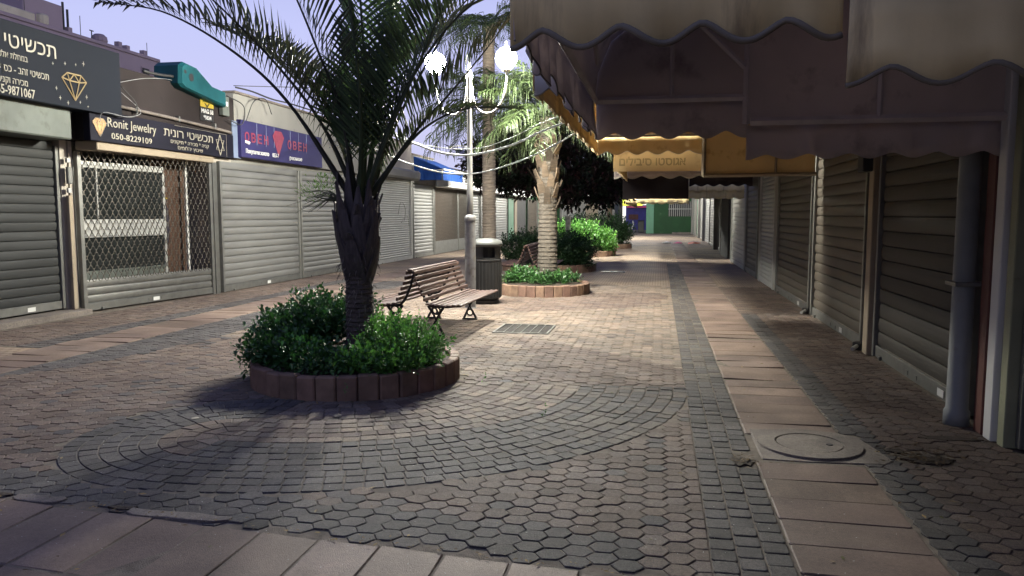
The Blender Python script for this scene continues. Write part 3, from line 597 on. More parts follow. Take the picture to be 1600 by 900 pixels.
m = MB(); m.tube([(0, 0, -.02), (.03, 0, 1.5), (0, .05, 3.2)], [.16, .13, .08], 8); m.build('trunk', 'twig', tr2)
leaf_mesh('crown', 'leafd', [(0, 0, 3.4, 1.0, 1, .8), (.5, 0, 2.7, .6, .6, .4), (-.6, 0, 2.9, .7, .6, .5)], 2600, .13, None, None, GR, parent=tr2, seed=41, hollow=.3)
# ------------------------------------------------------------------ benches
def make_bench(label, loc, rz):
    t = thing('park_bench', label, 'bench', loc, rz, 'back to back slatted park benches')
    L = .97
    def slat(pts, w, th, s):
        (x, z, ang) = pts; m = MB(); m.box(-w/2, w/2, -L, L, -th/2, th/2, .006); o = m.build('slat', 'wood', t, (s*x, 0, z)); o.rotation_euler = (0, -s*ang, 0); return o
    for s in (-1, 1):
        for i in range(6):   # backrest, leaning to a shared crest
            q = i/5; slat((.045+.13*(1-q)**1.3, .47+.325*q, R(100-8*q)), .044, .024, s)
        for i in range(7):   # seat slats with a turned-down front edge
            q = i/6; slat((.215+.405*q, .415-.018*math.sin(PI*q)+(.0 if i < 6 else -.008), R(0 if i < 5 else -9*(i-4))), .046, .024, s)
    slat((0, .825, 0), .06, .026, 1)
    for yy in (-.78, .78):
        m = MB()
        for s in (-1, 1):
            m.tube([(s*.6, yy, .385), (s*.4, yy, .365), (s*.2, yy, .375), (s*.13, yy, .45), (s*.055, yy, .62), (s*.01, yy, .81)], [.014, .016, .02, .018, .016, .014], 6)
        m.build('frame', 'iron', t, smooth=True)
        for s in (-1, 1):
            m = MB(); y0 = yy
            m.tube([(s*.37, y0, .375), (s*.30, y0, .26), (s*.25, y0, .17), (s*.18, y0, .02)], [.02, .014, .013, .018], 6)
            m.tube([(s*.17, y0, .375), (s*.24, y0, .26), (s*.28, y0, .17), (s*.36, y0, .02)], [.02, .014, .013, .018], 6)
            m.tube([(s*.27+.045*math.cos(a), y0, .105+.045*math.sin(a)) for a in [2*PI*i/12 for i in range(13)]], .012, 5, False)
            m.tube([(s*.27+.05*math.cos(a), y0, .32+.045*math.sin(a)) for a in [2*PI*i/12 for i in range(13)]], .012, 5, False)
            m.box(s*.27-.11, s*.27+.11, y0-.025, y0+.025, -.004, .02, .004)
            m.build('leg', 'iron', t, smooth=False)
    return t
make_bench('brown slatted back-to-back bench nearest the camera, behind the first planter', (-2.93, 9.85, 0), R(-1.5))
make_bench('dark slatted back-to-back bench half hidden by the tan palm trunk', (-2.85, 17.35, 0), R(2))
# ------------------------------------------------------------------ litter bin
b = thing('litter_bin', 'grey ribbed litter bin with a domed lid beside the street lamp', 'litter bin', (-2.86, 12.66, 0), R(10))
m = MB(); m.lathe([(.21, .0), (.22, .06), (.19, .07), (.25, .1), (.255, .72), (.262, .725), (.262, .745), (.24, .75)], n=28); m.build('body', 'binb', b, smooth=False)
for i in range(28):
    a = 2*PI*i/28; m = MB(); m.box(.25, .264, -.012, .012, .12, .70, .003); m.build('rib', 'binb', b, rz=a)
m = MB(); hr = .245
for (a0, a1, z0, z1) in ((0, 360, .75, .78), (0, 360, .95, .98), (-160, -100, .77, .96), (-50, 20, .77, .96), (75, 130, .77, .96)):
    n = 20 if a1-a0 > 300 else 6
    for i in range(n):
        p, q = R(a0+(a1-a0)*i/n), R(a0+(a1-a0)*(i+1)/n); V = []
        for rr in (hr, hr-.02):
            for an in (p, q):
                for zz in (z0, z1): V.append((rr*math.cos(an), rr*math.sin(an), zz))
        m.add(V, [(0, 2, 3, 1), (4, 5, 7, 6), (0, 1, 5, 4), (2, 6, 7, 3), (1, 3, 7, 5), (0, 4, 6, 2)])
m.build('hood', 'binb', b)
MB().lathe([(.15, .74), (.15, .97)], n=14).build('liner', 'dark', b)
MB().lathe([(.25, .965), (.278, .98), (.283, 1.005), (.265, 1.05), (.2, 1.085), (.09, 1.10), (.01, 1.103)], n=28).build('lid', 'binl', b, smooth=True)
# ------------------------------------------------------------------ street lamps
def sphere(mb, c, r, n=14, k=9, sz=1): mb.lathe([(max(.002, r*math.sin(PI*i/k)), -r*sz*math.cos(PI*i/k)) for i in range(k+1)], c, n)
def make_lamp(label, loc, rz):
    t = thing('street_lamp', label, 'street lamp', loc, rz, 'two-globe street lamps along the plaza')
    MB().lathe([(.1, 0), (.088, .02), (.086, 1.40), (.092, 1.405), (.092, 1.44), (.085, 1.47), (.05, 1.495), (.048, 1.5)], n=20).build('sleeve', 'sleeve', t, smooth=False)
    MB().lathe([(.05, 1.0), (.05, 1.9), (.043, 1.92), (.04, 3.6), (.055, 3.62), (.055, 3.68), (.02, 3.75), (.03, 3.8), (.005, 3.86)], n=14).build('pole', 'pole', t, smooth=True)
    for a in (4, 176):
        ca, sa = math.cos(R(a)), math.sin(R(a)); P = [(.04, 3.5), (.06, 3.3), (.14, 3.14), (.29, 3.07), (.45, 3.14), (.56, 3.32), (.60, 3.55), (.60, 3.7)]
        m = MB(); m.tube(spline([(r*ca, r*sa, z) for r, z in P], 24), .019, 7); m.lathe([(.02, 0), (.07, .03), (.075, .06), (.06, .07)], (.6*ca, .6*sa, 3.68), 12); ar = m.build('arm', 'pole', t, smooth=True)
        m = MB(); sphere(m, (.6*ca, .6*sa, 3.90), .165, 16, 10); m.build('globe', 'globe' if ca > 0 else 'globe_dim', ar, smooth=True); m = MB(); m.lathe([(.05, 0), (.03, .02), (.012, .06), (.02, .08), (.003, .12)], (.6*ca, .6*sa, 4.06), 10); m.build('finial', 'pole', ar, smooth=True)
    return t
make_lamp('nearest street lamp with two glowing globes on curved arms, between bench and litter bin', (-2.96, 11.95, 0), R(-8))
make_lamp('second street lamp, its sleeve rising from the bright green hedge', (-2.97, 25.5, 0), R(5))
make_lamp('farthest street lamp, by the green wall at the end of the plaza', (-3.0, 49.0, 0), R(0))
# ------------------------------------------------------------------ drain grate, manhole
g = thing('drain_grate', 'rectangular iron drain grate set in the paving in front of the bench', 'drain grate', (-1.71, 9.875, 0))
m = MB()
for (a, b2, c, d) in ((-.36, .36, -.385, -.355), (-.36, .36, .355, .385), (-.36, -.335, -.355, .355), (.335, .36, -.355, .355)): m.box(a, b2, c, d, -.03, .006)
m.build('frame', 'steel', g)
for i in range(1, 6): MB().box(-.335+i*.1117-.005, -.335+i*.1117+.005, -.354, .354, -.02, .004).build('cross_bar', 'steel', g)
for i in range(13): MB().box(-.334, .334, -.34+i*.056-.010, -.34+i*.056+.010, -.022, -.002).build('bar', 'binb', g)
MB().box(-.335, .335, -.355, .355, -.029, -.024).build('pit', 'dark', g)
g = thing('manhole_cover', 'round concrete manhole cover with a raised ring, set in the slab strip', 'manhole cover', (man[0], man[1], 0), R(3))
P = [(-.36, -.34), (-.1, -.365), (.36, -.36), (.43, -.30), (.40, -.02), (.36, .2), (.22, .31), (-.05, .34), (-.33, .32)]
m = MB(); m.prism(P, -.025, .004, .008, (.004, .01)); m.build('surround', 'conc', g)
m = MB(); m.lathe([(.33, 0), (.325, .014), (.215, .016), (.21, .005)], n=36); m.build('ring', 'conc', g)
MB().lathe([(.205, 0), (.203, .013), (.01, .016)], n=36).build('lid', 'conc', g)
m = MB(); m.lathe([(.022, .014), (.02, .018)], (.12, -.03, 0), 10); m.build('lifting_hole', 'dark', g)
g = thing('drain_grate', 'small dark slot drain beyond the tan palm, far along the paving', 'drain grate', (-1.15, 20.2, 0))
MB().box(-.3, .3, -.2, .2, -.02, .008).build('frame', 'binb', g)
for i in range(8): MB().box(-.27+i*.07, -.23+i*.07, -.17, .17, .008, .012).build('bar', 'iron', g)
# ------------------------------------------------------------------ LEFT ROW OF SHOPS
def slat_profile(h, d=.010, k=5):
    P = [(.02, 0), (.02, .004)]
    for i in range(k+1): q = i/k; P.append((-.0-d*math.sin(PI*q)**.7-.002, .006+(h-.013)*q))
    P.append((.02, h-.003)); P.append((.02, h)); return P
M['shut_shade'] = mat('shutter_near_shaded', (.028, .029, .029), .6, 0, var=.12, scale=1.5, bump=.05, dirt=((.016, .016, .016), .62, 4), stretch=(1, 1, 3), spec=.15)  # darkened copy of the grey shutter; missing lamplight is put into the colour
def roller(parent, p0, p1, z0, z1, sh, mt, indiv, label=None, guides=True, bar=.12, nout=1, name='roller_shutter'):
    """p0,p1 ground points left->right seen from the street; outward is to the right of p0->p1 reversed"""
    p0 = Vector((*p0, 0)); p1 = Vector((*p1, 0)); d = p1-p0; L = d.length; ang = math.atan2(d.y, d.x)
    m = MB(); m.box(.03, L-.03, -.03, 0, z0, z0+bar, .006)
    for q in (.45, .55): m.box(L*q-.03, L*q+.03, -.036, -.03, z0+.03, z0+.07)
    if guides: m.box(-.03, .03, -.05, .03, z0, z1, .004); m.box(L-.03, L+.03, -.05, .03, z0, z1, .004)
    m.box(L*.1, L*.1+.05, -.06, -.03, z0, z0+.04, .005)
    o = m.build(name, 'steel' if mt not in ('shutw',) else 'alu', parent, p0, ang, label=label)
    if indiv:
        m = MB(); q = rnd.uniform(.35, .8); m.box(L*q, L*q+.14, -.0365, -.0335, z0+.025, z0+.085); m.build('sticker', 'white', o)
    P = slat_profile(sh); n = int((z1-z0-bar)/sh)
    def sl(m, zz, seed):
        V = [(x, y, zz+z) for x in (.032, L-.032) for y, z in P]; k = len(P)
        m.add(V, [[i, k+i, k+i+1, i+1] for i in range(k-1)])
    if indiv:
        m = MB(); sl(m, 0, 0); tmp = m.build('slat', mt, o, (0, 0, z0+bar), smooth=False); me = tmp.data
        for i in range(1, n+1):
            q = link('slat', me, o, (0, rnd.uniform(-.003, .003), z0+bar+i*sh)); q.rotation_euler = (rnd.gauss(0, .05), 0, rnd.gauss(0, .0008))
    else:
        m = MB()
        for i in range(n+1): sl(m, z0+bar+i*sh, i)
        m.build('slat_curtain', mt, o, kind='stuff')
    return o
# y direction: on the left row the street side is +X, so run p0 (far) -> p1 (near): outward (-y local) = +X side
def rollL(parent, ya, yb, xa, xb, *a, **k): return roller(parent, (xb, yb), (xa, ya), *a, **k) if False else roller(parent, (xa, ya), (xb, yb), *a, **k)
def shopL(label, y0, y1, xf, top, wm, zl, xback=-13., fx=-8.2, cop=True):
    t = thing('shop_building', label, 'shop', (-8.2, (y0+y1)/2, 0), 0, 'low flat-roofed shops on the left side'); cy = (y0+y1)/2
    m = MB(); m.box(xback+8.2, xf+8.2-.06, y0-cy, y1-cy, 0, zl); m.build('wall', wm, t)
    m = MB(); m.box(xback+8.2, fx+8.2, y0-cy, y1-cy, zl+.003, top, .01); m.build('parapet', wm, t)
    if cop: m = MB(); m.box(fx+8.2-.25, fx+8.2+.03, y0-cy, y1-cy, top+.002, top+.05, .01); m.build('coping', 'conc', t)
    return t
def child_world(o, parent):  # keep world placement when the parent is a translated empty
    o.location = Vector(o.location)-Vector(parent.location); return o
def box_part(t, name, mt, x0, x1, y0, y1, z0, z1, b=0, **k):
    L_ = t.location; m = MB(); m.box(x0-L_.x, x1-L_.x, y0-L_.y, y1-L_.y, z0-L_.z, z1-L_.z, b); return m.build(name, mt, t, **k)
# shop 1
s1 = shopL('jeweller shop at the far left with a grey shutter under a big dark sign', -8, 10.12, -8.85, 3.72, 'pl_brown', 2.6, fx=-8.5)
o = roller(s1, (-8.75, 7.1), (-8.75, 9.95), .1, 2.5, .13, 'shut_shade', True, guides=True); child_world(o, s1)
box_part(s1, 'pillar', 'pl_grey', -8.9, -8.68, 9.985, 10.115, 0, 2.597)
box_part(s1, 'threshold', 'conc', -8.8, -8.42, 6.0, 10.18, -.02, .075, .01)
box_part(s1, 'shutter_housing', 'zinc', -8.9, -8.25, 6.0, 9.75, 2.56, 3.02, .02)
for y0 in (1.0, 4.1): o = roller(s1, (-8.75, y0), (-8.75, y0+2.9), .1, 2.5, .13, 'shut', False); child_world(o, s1)
# shop 2 : grille front
s2 = thing('shop_building', 'shop with a lattice security grille over its window, under the black sign', 'shop', (-8.2, 11.7, 0), 0, 'low flat-roofed shops on the left side')
box_part(s2, 'parapet', 'pl_brown', -13, -8.2, 10.125, 13.98, 2.6, 3.76, .01)
box_part(s2, 'wall', 'pl_grey', -13, -9.9, 10.13, 13.3, 0, 2.59)
box_part(s2, 'side_wall', 'pl_grey', -9.89, -8.66, 10.13, 10.2, 0, 2.59)
box_part(s2, 'ceiling', 'pl_white', -9.89, -8.68, 10.21, 13.2, 2.53, 2.59)
box_part(s2, 'floor', 'tilebrown', -9.89, -8.68, 10.21, 13.2, .0, .02)
box_part(s2, 'lintel', 'beigew', -8.6, -8.22, 10.2, 13.25, 2.46, 2.597, .01)
pA, pB = (-8.62, 10.24), (-8.26, 13.12)
d = Vector((pB[0]-pA[0], pB[1]-pA[1], 0)); Lg = d.length; ag = math.atan2(d.y, d.x)
gr = roller(s2, pA, pB, .02, .46, .12, 'steel', True, name='grille_shutter', guides=False); child_world(gr, s2)
m = MB()
for s in (0, Lg): m = MB(); m.box(s-.035, s+.035, -.05, .03, 0, 2.44, .004); m.build('guide', 'steel', gr)
m = MB(); nc = 24; cwd = (Lg-.06)/nc; rows = 20; rh = (2.46-.48)/rows
for r in range(rows+1):
    P = []
    for i in range(nc*6+1):
        q = i/6; ph = q*PI*2; zz = .49+r*rh+(rh*.27)*max(-1, min(1, 1.6*math.cos(ph+(PI if r % 2 else 0)))); P.append((.03+q*cwd, -.01, zz))
    V = []; wl = .006
    for p in P: V += [(p[0], p[1]-wl, p[2]-wl), (p[0], p[1]-wl, p[2]+wl), (p[0], p[1]+wl, p[2]+wl), (p[0], p[1]+wl, p[2]-wl)]
    m.add(V, [[4*i+j, 4*i+4+j, 4*i+4+(j+1) % 4, 4*i+(j+1) % 4] for i in range(len(P)-1) for j in range(4)])
for r in range(rows):     # short links between neighbouring waves
    for i in range(nc):
        q = i+(0 if r % 2 == 0 else .5); x = .03+q*cwd; z0 = .49+r*rh+rh*.27; z1 = .49+(r+1)*rh-rh*.27
        m.box(x-.007, x+.007, -.017, -.003, z0, z1)
m.build('lattice', 'lattice', gr, kind='stuff')
# window and door behind the grille
wf = thing('shop_window', 'white framed display window with a pale shelf band, behind the lattice grille', 'shop window', (-8.72, 10.3, 0), R(90-6)); 
def wbox(nm, mt, a, b_, c, d_, e_, f_): m = MB(); m.box(a, b_, c, d_, e_, f_, .003); return m.build(nm, mt, wf)
wbox('frame', 'alu', 0, 1.9, -.0, .05, 2.22, 2.32); wbox('frame', 'alu', 1.85, 1.91, -.002, .052, .05, 2.218); wbox('frame', 'alu', 0, .03, 0, .05, .05, 2.218)
wbox('mullion', 'alu', .42, .45, .0, .04, 1.44, 2.218); wbox('mullion', 'pl_grey', .75, .85, .03, .06, .05, 2.2)
wbox('shelf_band', 'alu', .031, 1.849, -.01, .05, 1.14, 1.42); wbox('counter', 'zinc', .031, 1.849, .01, .3, .34, .62)
gl = wbox('glass', 'glass', .031, 1.849, .022, .026, 1.425, 2.217); wbox('glass', 'glass', .031, 1.849, .024, .028, .62, 1.138)
wbox('lower_panel', 'alu', .031, 1.849, .0, .04, .05, .33)
wf.location = (-8.70, 10.26, 0)
dd = thing('shop_door', 'brown tiled door recess behind the right of the lattice grille', 'door', (-8.6, 12.2, 0), R(90-6))
m = MB(); m.box(0, .9, .25, .3, .02, 2.5); m.build('panel', 'tilebrown', dd); m = MB(); m.box(.72, .77, .08, .13, .02, 2.5, .005); m.build('frame', 'white', dd)
hb = thing('hanging_garment', 'dark garment on a yellow hanger behind the grille', 'garment', (-8.62, 12.42, 0), R(80))
m = MB(); m.lathe([(.02, .95), (.07, 1.0), (.09, 1.3), (.07, 1.6), (.03, 1.72)], (0, .12, 0), 8); m.build('garment', 'cloth', hb)
m = MB(); m.tube([(-.09, .12, 1.78), (0, .12, 1.82), (.09, .12, 1.78)], .014, 5); m.build('hanger', 'yellow', hb)
box_part(s2, 'pillar', 'steel', -8.34, -8.2, 13.17, 13.3, 0, 2.46)
# meter boxes on the dark pillar between shops 1 and 2
mb_ = thing('electric_box', 'slim grey electric box with white labels on the pillar left of the grille', 'electric box', (-8.62, 10.05, 0))
m = MB(); m.box(0, .05, -.045, .045, 1.95, 2.2, .008); m.build('box', 'steel', mb_)
for z_ in (2.26, 1.82): m = MB(); m.box(-.005, .03, -.035, .035, z_, z_+.07, .004); m.build('label_plate', 'alu', mb_)
m = MB(); m.box(-.02, .035, -.04, .04, 0.08, 1.78, .006); m.build('duct', 'beigew', mb_)
# shop 3 / 4 / 5 ...
s3 = shopL('shop with two wide grey-green shutters under the purple-blue sign', 13.985, 21.6, -8.25, 3.86, 'pl_white', 2.62)
box_part(s3, 'jamb_wall', 'pl_grey', -13, -8.3, 13.31, 13.98, 0, 2.59)
for (a, b_, ind, sh, mt) in ((13.4, 16.62, True, .14, 'shut'), (16.74, 20.9, True, .12, 'shut')):
    o = roller(s3, (-8.22, a), (-8.22, b_), .01, 2.5, sh, mt, ind); child_world(o, s3)
s4 = shopL('shop with a fine-ribbed white shutter, just left of the blue awning', 21.605, 25.0, -8.25, 3.82, 'pl_grey', 2.62)
o = roller(s4, (-8.22, 21.7), (-8.22, 24.9), .01, 2.75, .07, 'shutw', False); child_world(o, s4)
m = MB(); m.tube(spline([(.03, 1.6, 1.5), (.03, 1.9, 1.9), (.03, 2.3, 1.7), (.03, 2.2, 1.3), (.03, 1.9, 1.25), (.03, 2.5, 1.45), (.03, 2.7, 1.1)], 30), .006, 4); o = m.build('graffiti', 'steel', s4); o.location = (0, -1.7+.2-.0, 0); o.location.x = .02
box_part(s4, 'rounded_housing', 'pl_white', -8.4, -7.85, 21.7, 24.9, 2.62, 2.93, .06)
s5 = shopL('shop with a dusty grey shutter under the blue awning', 25.005, 27.55, -8.25, 3.5, 'pl_white', 2.55)
o = roller(s5, (-8.22, 25.1), (-8.22, 27.45), .01, 2.42, .12, 'shut', False); child_world(o, s5)
s6 = shopL('shop with brownish lattice grilles beyond the blue awning', 27.555, 35.0, -8.25, 3.3, 'pl_white', 2.55)
def lattice_front(parent, ya, yb, x):
    m = MB(); m.box(x, x+.02, ya, yb, .02, .5); m.box(x-.02, x+.02, ya-.04, ya, 0, 2.5); m.box(x-.02, x+.02, yb, yb+.04, 0, 2.5)
    o = m.build('grille_shutter', 'steel', parent); child_world(o, parent)
    m = MB(); n = int((yb-ya)/.13); rows = 18
    for i in range(n+rows):
        for s in (1, -1):
            a0 = ya+(i-rows if s > 0 else i)*.13; z0 = .5; y0, z0_, y1, z1_ = a0, .5, a0+s*rows*.13, 2.42
            q0 = max(0, (ya-y0)/(y1-y0) if s > 0 else (y0-yb)/(y0-y1)); q1 = min(1, (yb-y0)/(y1-y0) if s > 0 else (y0-ya)/(y0-y1))
            if q1 > q0 and q0 < 1: m.tube([(x+.01, y0+(y1-y0)*q0, z0_+(z1_-z0_)*q0), (x+.01, y0+(y1-y0)*q1, z0_+(z1_-z0_)*q1)], .009, 3, False)
    m.build('lattice', 'lattice', o, kind='stuff')
    m = MB(); m.box(x-.12, x-.1, ya, yb, .03, 2.45); m.build('window_panel', 'tilebrown', o)
lattice_front(s6, 27.65, 30.9, -8.2); lattice_front(s6, 31.1, 33.4, -8.2)
o = roller(s6, (-8.22, 33.5), (-8.22, 34.9), .01, 2.45, .12, 'shut', False); child_world(o, s6)
s7 = shopL('shop with a grey shutter and a cream door frame near the dark tree', 35.005, 48.0, -8.25, 3.4, 'pl_white', 2.6)
for (a, b_) in ((35.2, 38.0), (38.2, 41.6)): o = roller(s7, (-8.22, a), (-8.22, b_), .01, 2.45, .13, 'shut', False); child_world(o, s7)
box_part(s7, 'door', 'greenl', -8.26, -8.18, 41.9, 43.4, 0, 2.4); box_part(s7, 'door_frame', 'beigew', -8.3, -8.15, 43.5, 44.3, 0, 2.55); box_part(s7, 'door', 'dark', -8.26, -8.2, 44.4, 47.6, 0, 2.5)
s8 = shopL('green painted shop with dark green shutters at the far end of the left side', 48.005, 61.0, -8.25, 3.6, 'greenw', 2.6)
for (a, b_) in ((48.4, 52.0), (52.4, 56.5), (56.8, 60.5)): o = roller(s8, (-8.22, a), (-8.22, b_), .01, 2.45, .13, 'shutb' if a < 50 else 'greenl', False); child_world(o, s8)
# signs on the left
SR = (R(90), 0, R(90))   # text facing +X, reading along +Y
def sign_box(name, label, x, y0, y1, z0, z1, mt, th=.12):
    t = thing(name, label, 'shop sign', (x, y0, z0)); m = MB(); m.box(-th, 0, 0, y1-y0, 0, z1-z0, .008); m.build('panel', mt, t); return t
g1 = sign_box('shop_sign', 'large dark grey jewellery sign with cream Hebrew letters and a gold diamond', -8.08, 6.6, 10.6, 2.98, 3.93, 'signgrey', .3)
def tx(t, s, y, z, size, m, name='lettering', al='LEFT', bold=0, sx=1): return text(s, size, name, m, t, (.006, y, z), SR, al, bold=bold, sx=sx)
def fit(t, st, ya, yb, z, size, m, dx=.006, bold=0):
    o = text(st, size, 'lettering', m, t, (dx, ya, z), SR, 'LEFT', bold=bold); xs = [v.co.x for v in o.data.vertices]; k = (yb-ya)/(max(xs)-min(xs)); o.scale = (k, 1, 1); o.location.y = ya-min(xs)*k; return o
fit(g1, heb('תכשיטי'), 1.88, 2.72, .62, .27, 'cream'); fit(g1, 'כ', 1.5, 1.68, .62, .27, 'cream')
fit(g1, heb('במחלת אלטרט'), 1.66, 2.23, .48, .11, 'cream'); fit(g1, heb('תכשיטי זהב - כסף -'), 1.72, 2.57, .31, .13, 'cream')
fit(g1, heb('מכירה וקניה'), 1.74, 2.21, .17, .115, 'cream'); fit(g1, '055-9871067', 1.66, 2.32, .03, .16, 'cream', bold=.001)
def diamond(t, cy, cz, w, h, m, r=.008, fill=None):
    pts = {'l': (-.5, .28), 'tl': (-.28, .5), 'tr': (.28, .5), 'r': (.5, .28), 'b': (0, -.5), 'm1': (-.2, .22), 'm2': (.2, .22), 'tm': (0, .5)}
    P = {k: (.012, cy+a*w, cz+b_*h) for k, (a, b_) in pts.items()}; mm = MB()
    for e_ in ('l tl', 'tl tr', 'tr r', 'r b', 'b l', 'l m1', 'm1 m2', 'm2 r', 'm1 b', 'm2 b', 'tl m1', 'm1 tm', 'tm m2', 'm2 tr'):
        a, b_ = e_.split(); mm.tube([P[a], P[b_]], r, 4)
    o = mm.build('diamond_logo', m, t)
    if fill: mm = MB(); mm.plate([(a*w, b_*h) for a, b_ in (pts['l'], pts['b'], pts['r'], pts['tr'], pts['tl'])], (0, 1, 0), (0, 0, 1), (.002, cy, cz), .004); mm.build('diamond_fill', fill, t)
    return o
diamond(g1, 3.03, .29, .46, .36, 'gold', .009)
m = MB()
for (a, b_, s) in ((2.88, .62, .018), (3.1, .66, .02), (3.3, .68, .016), (3.45, .72, .028), (2.92, .3, .022), (2.98, .18, .024), (3.12, .13, .024), (3.35, .17, .018), (3.48, .26, .026), (3.5, .13, .018)):
    a, b_ = a-.22, b_-.07; m.plate([(0, s*1.3), (-s*.25, s*.25), (-s, 0), (-s*.25, -s*.25), (0, -s*1.3), (s*.25, -s*.25), (s, 0), (s*.25, s*.25)], (0, 1, 0), (0, 0, 1), (.002, a, b_), .003)
m.build('sparkles', 'cream', g1)
g2 = sign_box('shop_sign', 'black Ronit Jewelry sign with a bronze diamond and a Star of David', -8.16, 10.0, 13.86, 2.58, 3.03, 'signblack', .12)
diamond(g2, .19, .20, .30, .27, 'cream', .003, fill='bronze')
fit(g2, 'Ronit Jewelry', .36, 1.50, .235, .20, 'cream'); fit(g2, '050-8229109', .43, 1.38, .06, .13, 'cream', bold=.001)
fit(g2, heb('תכשיטי רונית'), 1.70, 3.14, .235, .20, 'cream'); fit(g2, heb('קניה * מכירה * תיקונים'), 1.88, 3.0, .13, .09, 'cream'); fit(g2, heb('שיבוץ יהלומים'), 2.07, 2.81, .035, .09, 'cream')
m = MB()
for s in (1, -1):
    T = [(.012, 3.37+.15*math.sin(2*PI*i/3), .22+s*.19*math.cos(2*PI*i/3)) for i in range(4)]; m.tube(T, .0085, 4)
m.build('star_emblem', 'cream', g2)
m = MB(); m.tube([(.004, 2.0, .435), (.004, 3.60, .435), (.004, 3.60, .02)], .003, 4); m.build('border', 'cream', g2)
bx = thing('blank_sign', 'plain blue-grey painted board between the black sign and the purple-blue one', 'sign board', (-8.18, 13.87, 2.6))
m = MB(); m.box(-.04, 0, 0, .3, 0, .72, .005); m.build('panel', 'blueg', bx)
g3 = sign_box('shop_sign', 'faded purple-blue sign with red letters and Cyrillic line, partly behind palm fronds', -8.1, 14.05, 17.75, 2.63, 3.36, 'signblue', .1)
for ch_, y_ in zip('ОВЕНОВЕН', (.12, .37, .62, .88, 1.92, 2.17, 2.42, 2.68)): fit(g3, ch_, y_, y_+.17, .32, .25, 'redp', bold=.005)
m = MB(); m.plate([(-.25, .16), (-.14, .28), (.14, .28), (.25, .16), (0, -.26)], (0, 1, 0), (0, 0, 1), (.002, 1.5, .37), .006); m.build('red_logo', 'redp', g3)
fit(g3, 'Покупаем золото', .15, 1.07, .09, .12, 'white', bold=.001); fit(g3, '053-7', 1.22, 1.5, .085, .12, 'white', bold=.001); fit(g3, 'разное', 2.0, 2.6, .085, .12, 'white', bold=.001)
m = MB()
for y_ in (.6, .98, 1.32, 2.05, 2.45, 2.85): m.tube([(.0, y_, .28), (.0, y_+.01, .72)], .004, 4)
m.build('crease', 'blueg', g3)
g4 = thing('small_sign', 'small yellow and black MAG 58 sign on the brown parapet', 'sign', (-8.195, 12.82, 3.2))
m = MB(); m.box(0, .015, 0, .42, 0, .42, .003); m.build('panel', 'black', g4); m = MB(); m.box(.012, .019, .0, .42, .25, .421); m.build('top_band', 'yellow', g4)
o = tx(g4, 'MAG 58', .21, .14, .11, 'white', al='CENTER', bold=.002); o.location.x = .02; o = tx(g4, '*5824', .21, .03, .1, 'white', al='CENTER', bold=.001); o.location.x = .02
o = tx(g4, heb('ממון וביטחון'), .21, .34, .055, 'black', al='CENTER'); o.location.x = .021
m = MB(); m.plate([(-.09, .05), (0, -.04), (.09, .05), (.03, .03), (0, .0), (-.03, .03)], (0, 1, 0), (0, 0, 1), (.019, .21, .28), .003); m.build('eagle_mark', 'black', g4)
# teal alarm / cooler cover on the parapet
tl = thing('teal_cover', 'weathered teal fibreglass hood sitting on the brown parapet edge', 'roof cover', (-8.16, 12.0, 3.6))
m = MB(); PR = [(0, .12), (.02, .42), (.14, .5), (.45, .47), (.95, .2), (1.4, .16), (1.42, -.1), (.9, -.04), (.1, .06)]
k = len(PR); x0, x1 = -.35, .16
ins = [(a*.94+.04, b_*.9+.02) for a, b_ in PR]
V = [(x0, a, b_) for a, b_ in PR]+[(x1-.06, a, b_) for a, b_ in PR]+[(x1, a, b_) for a, b_ in ins]
m.add(V, [list(range(k))]+[[i, (i+1) % k, k+(i+1) % k, k+i] for i in range(k)]+[[k+i, k+(i+1) % k, 2*k+(i+1) % k, 2*k+i] for i in range(k)]+[[2*k+i for i in range(k)][::-1]])
m.build('hood', 'teal', tl)
m = MB(); m.lathe([(.07, 0), (.065, .012), (.01, .012)], n=14); o = m.build('vent_hole', 'dark', tl, (x1-.005, .3, .26)); o.rotation_euler = (0, R(90), 0)
m = MB(); m.lathe([(.035, 0), (.03, .012), (.01, .012)], n=10); o = m.build('vent_hole', 'dark', tl, (x1-.005, .13, .33)); o.rotation_euler = (0, R(90), 0)
eb = thing('junction_box', 'small pale grey junction box at the right end of the brown parapet', 'junction box', (-8.18, 13.42, 3.36)); m = MB(); m.box(0, .09, 0, .22, 0, .36, .01); m.build('box', 'zinc', eb); m = MB(); m.box(.09, .1, .06, .16, .18, .26, .002); m.build('cover', 'white', eb)
cm = thing('security_camera', 'small white security camera at the left edge of the purple-blue sign', 'camera', (-8.14, 14.2, 3.02)); m = MB(); m.box(-.03, .02, -.02, .02, -.03, .05, .005); m.build('bracket', 'white', cm); m = MB(); m.box(.0, .15, -.028, .028, -.09, -.035, .01); o = m.build('body', 'white', cm); o.rotation_euler = (0, R(20), R(30))
